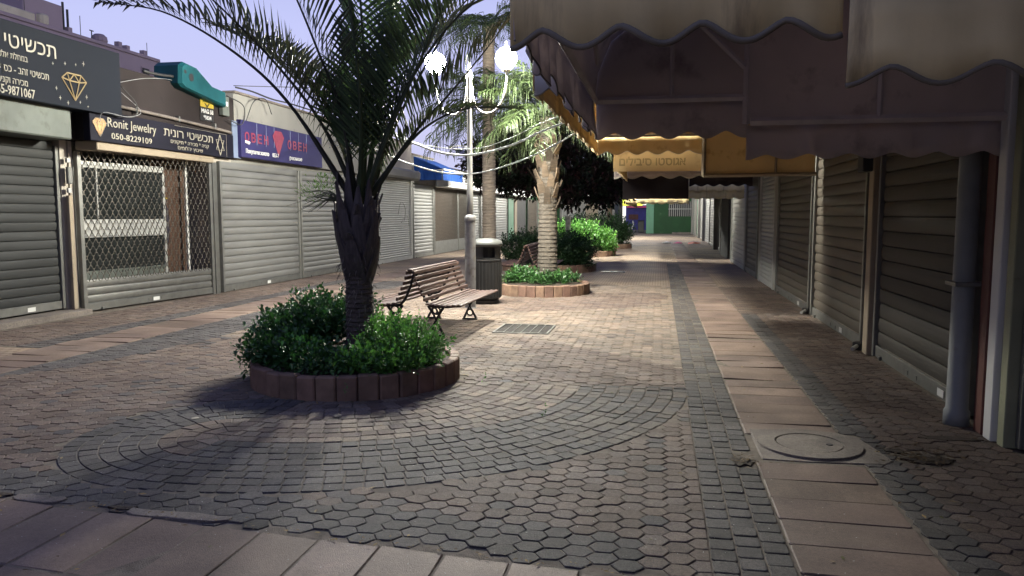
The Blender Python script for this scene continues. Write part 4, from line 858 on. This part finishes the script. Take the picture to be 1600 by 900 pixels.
# pipe and cables
pp = thing('wall_pipe', 'rusty horizontal conduit pipe along the bottom of the brown parapet', 'pipe', (-8.15, 10.5, 3.13)); m = MB(); m.tube([(0, 0, .02), (0, 1.3, .0), (0, 3.1, -.05), (-.02, 3.3, -.06)], .028, 8); m.build('pipe', 'conc', pp, smooth=True)
for y_ in (.5, 1.6, 2.7): m = MB(); m.box(-.06, .035, y_-.02, y_+.02, -.05, .05, .004); m.build('clamp', 'steel', pp)
def cable(label, pts, r, mt, n=24, cat='cable', group=None):
    m = MB(); m.tube(spline(pts, n), r, 6); return m.build('cable', mt, label=label, cat=cat, group=group, smooth=True)
cable('white cable sagging from the dark sign up to the teal hood', [(-8.15, 10.62, 3.5), (-8.0, 11.0, 3.62), (-8.05, 11.6, 3.72), (-8.2, 12.1, 3.78)], .005, 'cablew')
cable('black cable looping down behind the right edge of the dark sign', [(-8.1, 10.62, 3.45), (-7.98, 10.8, 3.2), (-8.0, 10.75, 3.0), (-8.1, 10.4, 2.99)], .008, 'cable')
cable('white cable curling under the dark sign corner', [(-8.08, 10.6, 3.35), (-7.98, 10.9, 3.1), (-7.99, 10.6, 2.98), (-8.08, 10.2, 3.0), (-8.12, 10.15, 2.85)], .005, 'cablew')
cable('thick black cable bundle lying on the parapet left of the teal hood', [(-8.2, 11.3, 3.8), (-8.18, 11.6, 3.80), (-8.15, 12.0, 3.83)], .025, 'cable')
cable('black cable loop at the junction box', [(-8.12, 13.6, 3.75), (-8.0, 14.0, 3.6), (-8.02, 13.95, 3.25), (-8.1, 13.6, 3.3)], .01, 'cable')
cable('black cable arc above the purple-blue sign', [(-8.1, 14.25, 3.35), (-8.0, 14.4, 3.75), (-8.02, 14.9, 3.86), (-8.05, 15.2, 3.6)], .009, 'cable')
cable('tangle of black cable along the white parapet top', [(-8.1, 13.9, 3.95), (-8.15, 14.6, 3.98), (-8.1, 15.3, 3.93), (-8.2, 16.4, 3.98), (-8.1, 17.6, 3.94), (-8.2, 19, 3.96)], .016, 'cable')
cable('thin black overhead cable crossing the sky above the white parapet', [(-8.2, 14.0, 4.0), (-6.5, 16.5, 4.25), (-2, 22, 4.6)], .008, 'cable')
# debris on the parapets
# blue awning, bin-like pale box
ba = thing('awning', 'small bright blue awning with a hanging blue valance on the left side', 'awning', (-8.2, 25.2, 0))
m = MB(); m.add([(0, 0, 3.45), (0, 2.6, 3.45), (1.0, 2.7, 3.02), (1.0, .1, 3.02)], [(0, 1, 2, 3)]); m.add([(0, 0, 3.45), (1.0, .1, 3.02), (0, 0.05, 3.0)], [(0, 1, 2)]); m.build('canopy', 'fabbl', ba, solid=.01)
m = MB(); V = []; 
for i in range(61): V += [(1.0+.02*math.sin(i*1.3), .1+2.6*i/60, 3.0), (1.0+.03*math.sin(i*1.3), .1+2.6*i/60, 2.66)]
for i in range(13): V += [(.08*i, 0.09, 3.0), (.08*i, .09+.02*math.sin(i*2), 2.66)]
m.add(V, [[2*i, 2*i+1, 2*i+3, 2*i+2] for i in range(60)]+[[122+2*i, 123+2*i, 125+2*i, 124+2*i] for i in range(12)]); m.build('valance', 'fabbl', ba, solid=.006)
m = MB(); m.box(.98, 1.03, .08, 2.72, 2.99, 3.05, .005); m.build('front_bar', 'white', ba)
fs2 = thing('fascia_board', 'long white fascia board running above the far grilles', 'fascia', (-8.15, 27.6, 0)); m = MB(); m.box(0, .5, 0, 19, 2.5, 3.0, .02); m.build('board', 'white', fs2)
m = MB(); m.box(0, .8, 0, 19, 3.0, 3.03); m.build('canopy_edge', 'pl_grey', fs2)
aw2 = thing('awning', 'dark blue striped awning with a curved white hoop, beyond the bright blue one', 'awning', (-8.2, 29.0, 3.1)); m = MB(); m.add([(0, 0, 1.1), (0, 4, 1.1), (1.3, 4, .35), (1.3, 0, .35)], [(0, 1, 2, 3)]); m.build('canopy', 'signblue', aw2, solid=.02)
m = MB(); m.tube(spline([(.2, -.02, 1.0), (.8, -.02, 1.0), (1.2, -.02, .7), (1.35, -.02, .3)], 10), .03, 6); m.build('hoop', 'white', aw2)
# background building
bb = thing('background_building', 'purple-grey flat-roofed block beyond the left shops with a lit window', 'building', (-25, 27, 0))
m = MB(); m.box(-14, 0, -15, 8.7, 0, 9.15, .03); m.build('wall', 'bgb', bb)
m = MB(); m.box(-14, .06, -15, 8.76, 9.153, 9.3, .02); m.build('parapet', 'bgb', bb)
m = MB(); m.box(-4, -.2, .5, 2.6, 9.3, 10.35, .03); m.build('stair_tower', 'bgb', bb)
def win(y, z, lit, w_=.7, h_=.38):
    m = MB(); m.box(.0, .04, y-w_/2-.05, y+w_/2+.05, z-.05, z+h_+.05); f = m.build('window', 'bgb', bb); m = MB(); m.box(.041, .06, y-w_/2, y-.02, z, z+h_); m.box(.041, .06, y+.02, y+w_/2, z, z+h_); m.build('pane', 'win' if lit else 'dark', f)
win(5.15, 8.35, True); win(7.6, 8.35, False, .5, .3); win(1.0, 8.1, False); win(-3, 8.1, False)
m = MB(); m.box(-.9, -.3, 3.0, 3.25, 9.3, 9.6, .02); m.build('vent_box', 'bgb', bb)
for y_ in (2.85, 3.1): m = MB(); m.tube([(-.4, y_, 9.3), (-.4, y_, 10.6 if y_ < 3 else 10.35)], .05, 8); m.build('pipe', 'cable', bb)
m = MB(); m.lathe([(.28, .0), (.36, .12), (.33, .3), (.2, .42), (.02, .46)], (-.4, 5.0, 9.3), 14); m.build('roof_dome', 'bgb', bb)
for y_, h_ in ((6.1, .32), (6.65, .26), (7.9, .28)): m = MB(); m.box(-.4, -.15, y_-.12, y_+.12, 9.3, 9.3+h_, .01); m.build('roof_vent', 'bgb', bb)
m = MB(); m.tube([(-.3, 4.4, 9.3), (-.3, 4.4, 9.75)], .025, 6); m.tube([(-.3, 4.28, 9.75), (-.3, 4.52, 9.75)], .025, 6); m.build('vent_pipe', 'cable', bb)
for y_, h_ in ((.55, 1.7), (3.6, .9), (8.1, .7)): m = MB(); m.tube([(-.2, y_, 9.3), (-.2, y_, 9.3+h_)], .015, 5); m.build('antenna', 'cable', bb)
m = MB(); m.box(-.9, -.1, -1.2, 1.0, 9.3, 9.65, .05); m.build('air_unit', 'pl_grey', bb)
m = MB(); m.lathe([(.25, 0), (.27, .05), (.27, .35), (.2, .42), (.02, .45)], (-.2, 1.4, 9.3), 12); m.build('water_tank', 'pl_grey', bb)
# ------------------------------------------------------------------ RIGHT SIDE
def shopR(label, y0, y1, wm, xf=2.3, h=4.1):
    t = thing('shop_building', label, 'shop', (xf, (y0+y1)/2, 0), 0, 'shuttered shops on the right side under the awnings'); cy = (y0+y1)/2
    m = MB(); m.box(.04, 6, y0-cy, y1-cy, 0, h); m.build('wall', wm, t); return t
def rollR(parent, ya, yb, x, *a, **k):
    o = roller(parent, (x, yb), (x, ya), *a, **k); child_world(o, parent); return o
r0 = shopR('nearest right-hand shop with a dark shutter behind painted posts', -8, 5.6, 'pl_grey')
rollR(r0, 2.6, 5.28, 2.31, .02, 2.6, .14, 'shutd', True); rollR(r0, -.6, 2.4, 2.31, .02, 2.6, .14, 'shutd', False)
box_part(r0, 'post', 'greeny', 2.2, 2.34, 5.33, 5.43, 0, 2.9, .006, label='pale green painted post'); box_part(r0, 'post', 'white', 2.18, 2.34, 5.48, 5.6, 0.0, 3.2, .006, label='white painted post')
r1 = shopR('right-hand shop with the wide dark shutter beside the grey downpipe', 5.605, 8.98, 'pl_grey')
box_part(r1, 'post', 'redbrown', 2.18, 2.34, 5.63, 5.76, 0, 3.0, .006, label='dark red-brown post')
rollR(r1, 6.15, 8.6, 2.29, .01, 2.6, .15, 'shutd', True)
box_part(r1, 'pillar', 'beigew', 2.2, 2.34, 8.68, 8.86, 0, 2.6, .008); box_part(r1, 'fuse_box', 'dark', 2.1, 2.2, 8.72, 8.95, 1.95, 2.28, .01)
r2 = shopR('right-hand shop with the pale dusty shutter lit at its far side', 8.985, 12.1, 'pl_grey')
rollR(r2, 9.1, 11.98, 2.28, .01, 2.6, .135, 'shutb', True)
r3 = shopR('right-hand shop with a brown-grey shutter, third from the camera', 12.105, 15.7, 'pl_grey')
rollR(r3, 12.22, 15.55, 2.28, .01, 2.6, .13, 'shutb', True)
r4 = shopR('right-hand shop with a narrow silver ribbed shutter', 15.705, 18.3, 'pl_grey')
rollR(r4, 15.9, 18.1, 2.27, .01, 2.6, .09, 'shutw', False)
r5 = shopR('right-hand shop with a pale painted wall and a pale beige shutter', 18.305, 25.6, 'pl_white')
rollR(r5, 18.6, 21.0, 2.28, .01, 2.55, .13, 'shutb', False); rollR(r5, 21.3, 25.2, 2.28, .01, 2.55, .13, 'shutw', False)
r6 = shopR('right-hand shop with beige wall beyond the white pole', 25.605, 40.0, 'beigew', 2.5)
box_part(r6, 'recess', 'dark', 2.3, 2.5, 27, 30, 0, 2.6); rollR(r6, 31, 33.5, 2.5, .01, 2.5, .13, 'shutd', False); rollR(r6, 35, 39.5, 2.5, .01, 2.5, .13, 'shutb', False)  # recess is a solid dark box; the niche's shade is put into its colour
for y_ in (30.5, 34.2): box_part(r6, 'pillar', 'pl_white', 2.3, 2.52, y_-.2, y_+.2, 0, 2.6, .01)
r7 = shopR('farthest right-hand shop, pale pillars and green-lit shutters', 40.005, 60.9, 'pl_white', 2.6)
for a in (41, 46, 51, 56): rollR(r7, a, a+3.6, 2.58, .01, 2.5, .13, 'shutw' if a < 50 else 'greenl', False); box_part(r7, 'pillar', 'pl_white', 2.4, 2.62, a+3.8, a+4.3, 0, 2.7, .01)
wp = thing('white_pole', 'slim white pole standing against the right shopfronts', 'pole', (2.42, 25.3, 0)); MB().lathe([(.07, 0), (.055, .04), (.05, .1), (.05, 2.3), (.08, 2.32), (.08, 2.5), (.05, 2.52)], n=12).build('pole', 'white', wp, smooth=True); m = MB(); m.box(-.1, .1, -.06, .06, 2.02, 2.25, .02); m.build('box', 'white', wp)
dp = thing('downpipe', 'thick grey downpipe in front of the wide dark shutter', 'downpipe', (2.12, 5.9, 0)); MB().lathe([(.085, 0), (.085, .1), (.072, .12), (.07, 2.0), (.082, 2.01), (.082, 2.08), (.07, 2.09), (.07, 2.9)], n=18).build('pipe', 'pipe', dp, smooth=True)
m = MB(); m.box(-.09, .12, -.1, .1, 1.0, 1.03, .004); m.build('clamp', 'steel', dp)
# padlock rails on the ground ends of the shutters
for (x, y, l) in ((2.16, 8.95, 'silver shutter lock on the ground between the two nearest right-hand shutters'), (2.18, 12.15, 'silver shutter lock on the ground beside the brown-grey shutter')):
    t = thing('shutter_lock', l, 'lock', (x, y, 0), R(60)); m = MB(); m.tube([(-.12, 0, .035), (.06, 0, .05)], .022, 8); m.build('barrel', 'alu', t); m = MB(); m.box(.03, .14, -.05, .05, 0, .09, .01); m.build('housing', 'iron', t)
# end of the street
ew = thing('green_building', 'dark green wall closing the end of the plaza, with a barred window', 'building', (.9, 61.2, 0))
m = MB(); m.box(-1.3, 6, 0, 8, 0, 4.6, .02); m.build('wall', 'greenw', ew)
m = MB(); m.box(-1.9, -1.3, -.05, 8, 0, 4.6, .02); m.build('pillar', 'greenl', ew)
m = MB(); m.box(-.2, 1.7, -.03, 0, 1.35, 2.5); wn = m.build('window', 'dark', ew)
for i in range(12): m = MB(); m.box(-.15+i*.158, -.12+i*.158, -.08, -.05, 1.35, 2.5); m.build('window_bar', 'alu', wn)
m = MB(); m.box(-.2, 1.7, -.09, -.05, 1.9, 1.94); m.build('window_bar', 'alu', wn)
m = MB(); m.box(.1, 2.2, -.6, -.01, 0, .12, .01); m.build('step', 'conc', ew)
ew2 = thing('end_building', 'white and green shop block left of the lit passage', 'building', (-6, 62, 0))
m = MB(); m.box(-3.2, -1.9, 0, 8, 0, 4.4); m.build('wall', 'greenw', ew2); m = MB(); m.box(-1.895, 2.5, 0, 8, 0, 4.4); m.build('wall', 'pl_white', ew2)
o = roller(ew2, (-1.7, -.03), (-.6, -.03), .02, 2.5, .13, 'shutw', False)
m = MB(); m.box(.2, 1.2, -.04, 0, 0, 2.3); m.build('door', 'beigew', ew2); m = MB(); m.box(-1.9, 2.5, -.25, -.02, 2.7, 3.1); m.build('signboard', 'litwhite', ew2)
st = thing('lit_kiosk', 'brightly lit kiosk with yellow and white sign and a blue front, seen through the passage', 'kiosk', (-2.2, 76, 0))
m = MB(); m.box(-3, 4, 0, 3, 0, 4.0); m.build('wall', 'stallblue', st); m = MB(); m.box(-3, .6, -.3, -.01, 2.35, 2.95); m.build('yellow_sign', 'litsign', st); m = MB(); m.box(.61, 1.6, -.3, -.01, 2.4, 3.0); m.build('white_sign', 'litwhite', st)
m = MB(); m.box(-.9, 1.6, -.32, -.02, 2.15, 2.3); m.build('red_band', 'pink', st); m = MB(); m.box(-2.9, -1.0, -.1, 0, 0, 2.3); m.build('lit_window', 'litwhite', st)
m = MB(); m.box(-.7, .2, -.05, -.01, 1.0, 1.5); m.build('display', 'redbrown', st)
wb = thing('wheeled_bin', 'small dark wheeled bin at the foot of the passage', 'bin', (-1.45, 64, 0)); m = MB(); m.box(-.25, .25, -.25, .25, .05, .95, .03); m.build('body', 'binb', wb); m = MB(); m.box(-.28, .28, -.28, .28, .955, 1.02, .02); m.build('lid', 'dark', wb)
sct = thing('scooter', 'small parked scooter beside the dark bin in the passage', 'scooter', (-2.4, 64, 0))
m = MB()
for xx in (-.35, .35): m.tube([(xx+.2*math.cos(2*PI*i/12), 0, .22+.2*math.sin(2*PI*i/12)) for i in range(13)], .05, 6, False)
m.build('wheel', 'black', sct); m = MB(); m.tube([(-.45, 0, .5), (-.1, 0, .55), (.0, 0, .3), (.2, 0, .3), (.33, 0, .7), (.28, 0, 1.0)], [.1, .12, .07, .06, .05, .03], 8); m.build('body', 'white', sct); m = MB(); m.tube([(.28, -.25, 1.02), (.28, .25, 1.02)], .02, 6); m.build('handlebar', 'black', sct)
# ------------------------------------------------------------------ AWNINGS over the right side
def valance(t, p0, p1, z0, z1, wl, amp, mt, hem='hem', name='valance', sag=0, phase=0, ripple=.012, hr=.012, inward=0):
    p0, p1 = Vector((*p0, 0)), Vector((*p1, 0)); L = (p1-p0).length; d = (p1-p0)/L; nn = Vector((-d.y, d.x, 0)); k = max(8, int(L/wl*14)); V = []; E_ = []
    for i in range(k+1):
        s = L*i/k; zb = z0+amp*(1-abs(math.cos(PI*s/wl+phase))**1.5)*1.0-sag*math.sin(PI*i/k); rp = ripple*math.sin(2*PI*s/wl*1.0+1)+ripple*.7*math.sin(s*9+1.3*math.sin(s*3.1))+ripple*.3*math.sin(s*41)
        for q in (0, .33, .66, 1):
            z = z1+(zb-z1)*q; V.append(p0+d*s+nn*(rp*q+inward*q)+Vector((0, 0, z)))
        E_.append(V[-1])
    m = MB(); m.add(V, [[4*i+j, 4*i+j+1, 4*i+j+5, 4*i+j+4] for i in range(k) for j in range(3)]); o = m.build(name, mt, t, smooth=True, solid=.005)
    if hem: m = MB(); m.tube(E_, hr, 5); m.build('hem', hem, t, smooth=True)
    return o
def roofsheet(t, prof, y0, y1, mt, name='canopy', seg=6, sag=.03):
    m = MB(); k = len(prof); V = []
    for j in range(seg*2+1):
        q = j/(seg*2); y = y0+(y1-y0)*q
        for i, (x, z) in enumerate(prof): V.append((x, y, z-sag*abs(math.sin(PI*q*3))*math.sin(PI*i/(k-1))))
    m.add(V, [[j*k+i, j*k+i+1, (j+1)*k+i+1, (j+1)*k+i] for j in range(seg*2) for i in range(k-1)]); return m.build(name, mt, t, smooth=True, solid=.006)
def gable(t, prof, y, zb, mt, name='end_panel'):
    m = MB(); V = []
    for (x, z) in prof: V += [(x, y, z), (x, y, zb)]
    m.add(V, [[2*i, 2*i+1, 2*i+3, 2*i+2] for i in range(len(prof)-1)]); return m.build(name, mt, t, solid=.005)
def bar(t, p0, p1, w_=.035, mt='frame', name='frame_bar'):
    m = MB(); m.tube([p0, p1], w_/2*1.25, 4); return m.build(name, mt, t)
A = thing('awning', 'large beige canvas awning with deep scalloped valance, top right of the walkway', 'awning', (0, 0, 0))
pa = [(-.47, 2.30), (-.45, 2.5), (-.36, 2.72), (-.15, 2.88), (.2, 2.95), (.605, 3.0)]
roofsheet(A, pa, 2.46, 5.62, 'fabb'); gable(A, pa, 5.63, 2.30, 'fabb')
valance(A, (-.475, 2.45), (.52, 2.45), 2.02, 2.62, .245, .055, 'fab', phase=.25, hr=.011)
valance(A, (-.48, 5.62), (-.48, 2.46), 2.04, 2.30, .26, .07, 'fabb', ripple=.02, hr=.004)
valance(A, (-.46, 5.66), (.60, 5.66), 2.035, 2.29, .26, .05, 'fabb', hem=None)
bar(A, (-.46, 2.47, 2.305), (-.46, 5.6, 2.305)); bar(A, (-.46, 5.60, 2.305), (.565, 5.60, 2.305), .04); bar(A, (.58, 5.59, 2.12), (.58, 5.59, 2.95), .045)
bar(A, (.07, 5.6, 2.32), (.07, 5.6, 2.92), .025); bar(A, (.2, 5.58, 2.86), (.56, 5.58, 2.50), .03); bar(A, (-.46, 3.9, 2.32), (.0, 3.9, 2.88), .03); bar(A, (-.40, 5.0, 2.45), (-.40, 4.2, 2.75), .025); bar(A, (-.46, 2.5, 2.32), (.5, 2.5, 2.32), .03)
sky_block = thing('awning', 'added unseen canopy behind the viewpoint that blocks sky light over the walkway', 'awning', (0, 0, 0))  # added out of view to block sky light from the right shutters and floor
roofsheet(sky_block, [(.55, 2.62), (1.2, 2.9), (2.28, 3.0)], -7.5, 2.2, 'fabb')
for y_ in (-7.4, -2.5, 2.1): bar(sky_block, (.56, y_, 2.6), (2.27, y_, 2.97), .03)
B = thing('awning', 'lower beige canvas awning at the far top right, next to the white post', 'awning', (0, 0, 0))
pb = [(.60, 2.75), (.57, 2.98), (1.2, 3.0), (2.28, 3.02)]
roofsheet(B, pb[1:], 2.52, 5.55, 'fabb'); gable(B, pb[1:], 5.57, 2.13, 'fabb')
valance(B, (.525, 2.40), (2.27, 2.40), 1.87, 2.13, .262, .05, 'fab', phase=.15, hr=.009)
valance(B, (.59, 5.66), (2.2, 5.60), 1.88, 2.12, .27, .035, 'fabb', hem=None, ripple=.02)
bar(B, (.60, 5.53, 2.13), (2.2, 5.53, 2.13), .045); bar(B, (1.42, 5.53, 2.14), (1.42, 5.53, 2.95), .03); bar(B, (.53, 2.41, 2.14), (2.25, 2.41, 2.14), .03, 'redbrown')
for y_ in (3.5, 4.6): bar(B, (.6, y_, 2.9), (2.27, y_, 2.92), .03)
Y_ = thing('awning', 'yellow-ochre canvas awning glowing in the lamplight, behind the big beige one', 'awning', (0, 0, 0))
py_ = [(-.93, 2.65), (-.91, 2.85), (-.8, 2.98), (.2, 3.06), (2.27, 3.12)]
roofsheet(Y_, py_, 5.78, 11.68, 'faby'); gable(Y_, py_, 11.69, 2.65, 'faby')
valance(Y_, (-.93, 5.76), (.3, 5.76), 2.38, 2.9, .26, .06, 'fabw', hr=.006)
valance(Y_, (-.94, 11.7), (-.94, 5.76), 2.38, 2.65, .26, .06, 'faby', hem=None, ripple=.02)
valance(Y_, (-.94, 11.72), (.62, 11.72), 2.385, 2.65, .30, .055, 'faby', hem='hemw', hr=.005)
m = MB(); m.box(.64, 2.16, 11.60, 11.606, 2.07, 2.98); m.build('end_panel', 'faby', Y_)
bar(Y_, (.62, 11.58, 2.05), (.62, 11.58, 2.78), .05, 'beigew'); bar(Y_, (.62, 11.57, 2.06), (2.18, 11.57, 2.07), .045, 'beigew'); bar(Y_, (1.62, 11.57, 2.08), (1.62, 11.57, 2.95), .03, 'beigew')
bar(Y_, (-.92, 5.8, 2.66), (-.92, 11.66, 2.66), .035, 'beigew'); bar(Y_, (-.92, 11.64, 2.66), (.6, 11.64, 2.66), .035, 'beigew')
for y_ in (7.3, 9.4): bar(Y_, (-.9, y_, 2.84), (2.25, y_, 3.05), .03)
D = thing('awning', 'yellow awning with faded Hebrew lettering on its front valance', 'awning', (0, 0, 0))
pd = [(-.7, 2.46), (-.68, 2.9), (-.4, 3.0), (2.27, 3.1)]
roofsheet(D, pd, 12.0, 16.9, 'faby'); gable(D, pd, 16.92, 2.5, 'fabb'); m = MB(); m.box(-.70, .63, 11.94, 11.95, 2.15, 2.46); m.build('front_valance', 'faby', D)
text(heb('אגוסטו סיבילים'), .17, 'lettering', 'ink', D, (-.62, 11.93, 2.24), (R(90), 0, 0), bold=.004, sx=.95)
valance(D, (-.98, 16.95), (.92, 16.95), 2.27, 2.52, .4, .06, 'fabb', hem='hemw', hr=.01); valance(D, (-.7, 16.9), (-.7, 12.0), 2.2, 2.46, .3, .05, 'faby', hem=None)
bar(D, (-.69, 12.0, 2.47), (-.69, 16.9, 2.47), .04)
E1 = thing('awning', 'dark brown-black awning with a rolled-down blackout flap on a dark post', 'awning', (0, 0, 0))
pe = [(-.95, 2.42), (-.9, 2.8), (-.5, 2.95), (2.27, 3.05)]
roofsheet(E1, pe, 17.2, 20.0, 'fabk'); m = MB(); m.box(-.93, .72, 20.03, 20.05, 1.89, 2.42); m.build('flap', 'fabk', E1); gable(E1, pe, 20.02, 2.40, 'fabk')
valance(E1, (.73, 20.06), (2.27, 20.06), 2.2, 2.5, .3, .05, 'fabk', hem=None)
bar(E1, (-.94, 17.2, 2.42), (-.94, 20.0, 2.42), .04)
F1 = thing('awning', 'short beige double-scalloped awning close to the right shopfronts', 'awning', (0, 0, 0))
m = MB(); m.add([(.76, 22.0, 2.2), (2.27, 22.0, 2.2), (2.27, 24.5, 2.75), (.76, 24.5, 2.75)], [(0, 1, 2, 3)]); m.build('canopy', 'fab', F1, solid=.006)
valance(F1, (.76, 21.98), (2.3, 21.98), 1.92, 2.2, .28, .04, 'fab', hem=None); valance(F1, (.76, 21.94), (2.3, 21.94), 2.1, 2.3, .28, .05, 'fab', hem=None)
m = MB(); m.tube([(.76, 22, 2.2), (.76, 24.5, 2.3), (2.3, 24.5, 2.3)], .02, 5); m.build('frame_bar', 'frame', F1)
G1 = thing('awning', 'distant thin beige scalloped edge of a dark awning, seen above the green wall', 'awning', (0, 0, 0))
pg = [(-1.12, 2.05), (-1.0, 2.3), (.5, 2.6), (2.5, 2.7)]
roofsheet(G1, pg, 26.0, 39.8, 'fabk'); valance(G1, (-1.12, 25.97), (.95, 25.97), 1.83, 2.02, .30, .04, 'fab', hem=None); m = MB(); m.tube([(-1.12, 26, 2.04), (2.3, 26, 2.04)], .025, 6); m.build('frame_bar', 'frame', G1)
valance(G1, (-1.12, 39.8), (-1.12, 26.0), 1.83, 2.05, .30, .04, 'fab', hem=None)
t = thing('dark_post', 'slim dark post rising behind the farthest hedge at the awning corner', 'post', (-1.78, 36.6, 0)); MB().lathe([(.12, 0), (.09, .05), (.085, 3.1), (.1, 3.12), (.1, 3.2)], n=12).build('post', 'binb', t)
# ------------------------------------------------------------------ light tubes over the plaza
def tubeline(label, P, r):
    m = MB(); m.tube(spline(P, 30), r, 6); return m.build('light_tube', 'led', label=label, cat='light tube', group='pale tubes strung across the plaza', smooth=True)
tubeline('upper thick white tube strung from the left side to the yellow awning', [(-8.1, 19.5, 3.5), (-6.6, 15, 3.15), (-4.55, 11.30, 2.86), (-3.65, 11.05, 2.57), (-3.09, 10.80, 2.38), (-2.56, 10.55, 2.33), (-1.97, 10.30, 2.43), (-1.49, 10.05, 2.59), (-.93, 9.80, 2.74)], .016)
tubeline('lowest white tube sagging across to the yellow awning edge', [(-8.1, 19.6, 3.4), (-6.6, 14.8, 2.85), (-4.40, 10.90, 2.54), (-3.58, 10.67, 2.24), (-2.99, 10.43, 2.08), (-2.47, 10.20, 2.05), (-1.99, 9.97, 2.13), (-1.45, 9.73, 2.30), (-.95, 9.50, 2.53)], .010)
tubeline('thinnest white line just above the thick tube', [(-8.1, 19.4, 3.55), (-6.5, 15, 3.2), (-4.25, 11.60, 2.80), (-3.54, 11.32, 2.55), (-2.68, 11.04, 2.45), (-2.05, 10.76, 2.58), (-1.56, 10.48, 2.75), (-.93, 10.20, 2.9)], .006)
# ------------------------------------------------------------------ litter
def scrap(label, loc, s, mt, cat='litter', seed=1, name='paper_scrap'):
    rs = random.Random(seed); m = MB(); n = 7; V = [(0, 0, s*.35)]+[(s*math.cos(2*PI*i/n)*rs.uniform(.6, 1.1), s*math.sin(2*PI*i/n)*rs.uniform(.6, 1.1), rs.uniform(0.004, s*.25)) for i in range(n)]
    m.add(V, [[0, 1+i, 1+(i+1) % n] for i in range(n)]); return m.build(name, mt, None, loc, rs.uniform(0, 6), label=label, cat=cat, solid=.003)
scrap('small crumpled white paper on the paving left of the planter', (-3.33, 5.0, .002), .032, 'cream', seed=2)
scrap('flat pale scrap on the paving just in front of the nearest planter', (-2.32, 5.25, .002), .04, 'conc', seed=5)
scrap('white plastic bag lying far off on the paving', (.4, 40.3, 0), .35, 'white', 'bag', 3, 'plastic_bag'); scrap('pink plastic bag beside the white one', (.95, 40.2, 0), .3, 'pink', 'bag', 4, 'plastic_bag'); scrap('orange plastic bag right of the pink one', (1.75, 39.8, 0), .36, 'orange', 'bag', 5, 'plastic_bag')
def scatter(name, n, area, size, mt, cols, seed):
    rs = random.Random(seed); m = MB()
    for i in range(n):
        x, y = area(rs); a = rs.uniform(0, 6.28); s = size*rs.uniform(.5, 1.5); k = rs.choice(cols); m.col = k
        c, q = math.cos(a)*s, math.sin(a)*s; z = rs.uniform(.006, .012)
        m.add([(x+c, y+q, z), (x-q*.4, y+c*.4, z+s*.25*rs.random()), (x-c, y-q, z+.002), (x+q*.4, y-c*.4, z+s*.25*rs.random())], [(0, 1, 2), (0, 2, 3)])
    return m.build(name, mt, None, kind='stuff')
DC = [(1, 1, 1), (.5, .45, .4), (1.3, 1.2, .9), (.35, .5, .2)]
scatter('fallen_leaves', 170, lambda r: (r.uniform(-5, 2.2), 2.9+12*r.random()**1.3), .018, 'dry', DC, 1)
scatter('walkway_leaves', 130, lambda r: (r.gauss(1.35, .5) if r.random() < .8 else 2.1, r.uniform(4, 14)), .018, 'dry', [(.3, .25, .2), (.5, .4, .3)], 2)
scatter('debris_by_manhole', 160, lambda r: (r.gauss(1.62, .12), r.gauss(5.02, .1)), .02, 'dry', [(.15, .12, .1), (.3, .22, .12)], 3)
scatter('debris_in_gap', 90, lambda r: (r.gauss(.54, .05), r.gauss(4.75, .07)), .012, 'dry', [(.5, .4, .3), (.3, .25, .2)], 4)
scatter('grit', 900, lambda r: (r.uniform(-4, 1.2), 2.9+5*r.random()**1.2), .0035, 'white', [(1, 1, 1)], 5)
m = MB()
def blob(cx, cy, rx, ry, z, sd):
    rs = random.Random(sd); m.prism([(cx+rx*math.cos(2*PI*i/18)*rs.uniform(.55, 1.15), cy+ry*math.sin(2*PI*i/18)*rs.uniform(.55, 1.15)) for i in range(18)], -.02, z, .003)
blob(1.66, 4.98, .16, .11, .0045, 1); blob(.52, 4.74, .07, .1, .0035, 2); blob(1.5, 5.15, .07, .05, .004, 3); blob(-2.66, 3.37, .1, .03, .006, 4); blob(-3.5, 3.42, .12, .03, .006, 5); blob(1.95, 5.5, .2, .06, .004, 6)
m.build('soil_patch', 'soil', None, kind='structure')
scatter('joint_debris', 260, lambda r: (r.uniform(-3.6, .2), 0) , .012, 'dry', [(.5, .4, .3), (.3, .25, .2), (1, .9, .6)], 6) if False else None
def along(r):
    x = r.uniform(-4.2, 0); return (x, cross_y(x)+r.gauss(.02, .03)-(.6 if r.random() < .2 else 0))
scatter('joint_debris', 240, along, .011, 'dry', [(.5, .4, .3), (.3, .25, .2), (1, .9, .6)], 6)
scatter('kerb_debris', 160, lambda r: (lambda a, q: (PC[0]+q*math.cos(a), PC[1]+q*math.sin(a)))(r.uniform(0, 6.28), .96+abs(r.gauss(0, .06))), .014, 'dry', DC, 7)
for i, (x, y) in enumerate(((-1.44, 6.3), (-.78, 5.34), (-2.43, 5.66))):
    leaf_mesh('weed', 'leafl', [(x, y, .02, .02, .02, .008)], 16, .017, ['small weed sprouting between the pavers right of the nearest planter', 'small weed alone among the grey curved pavers', 'small weed at the front foot of the nearest planter'][i], 'weed', GR, seed=60+i, hollow=.1)
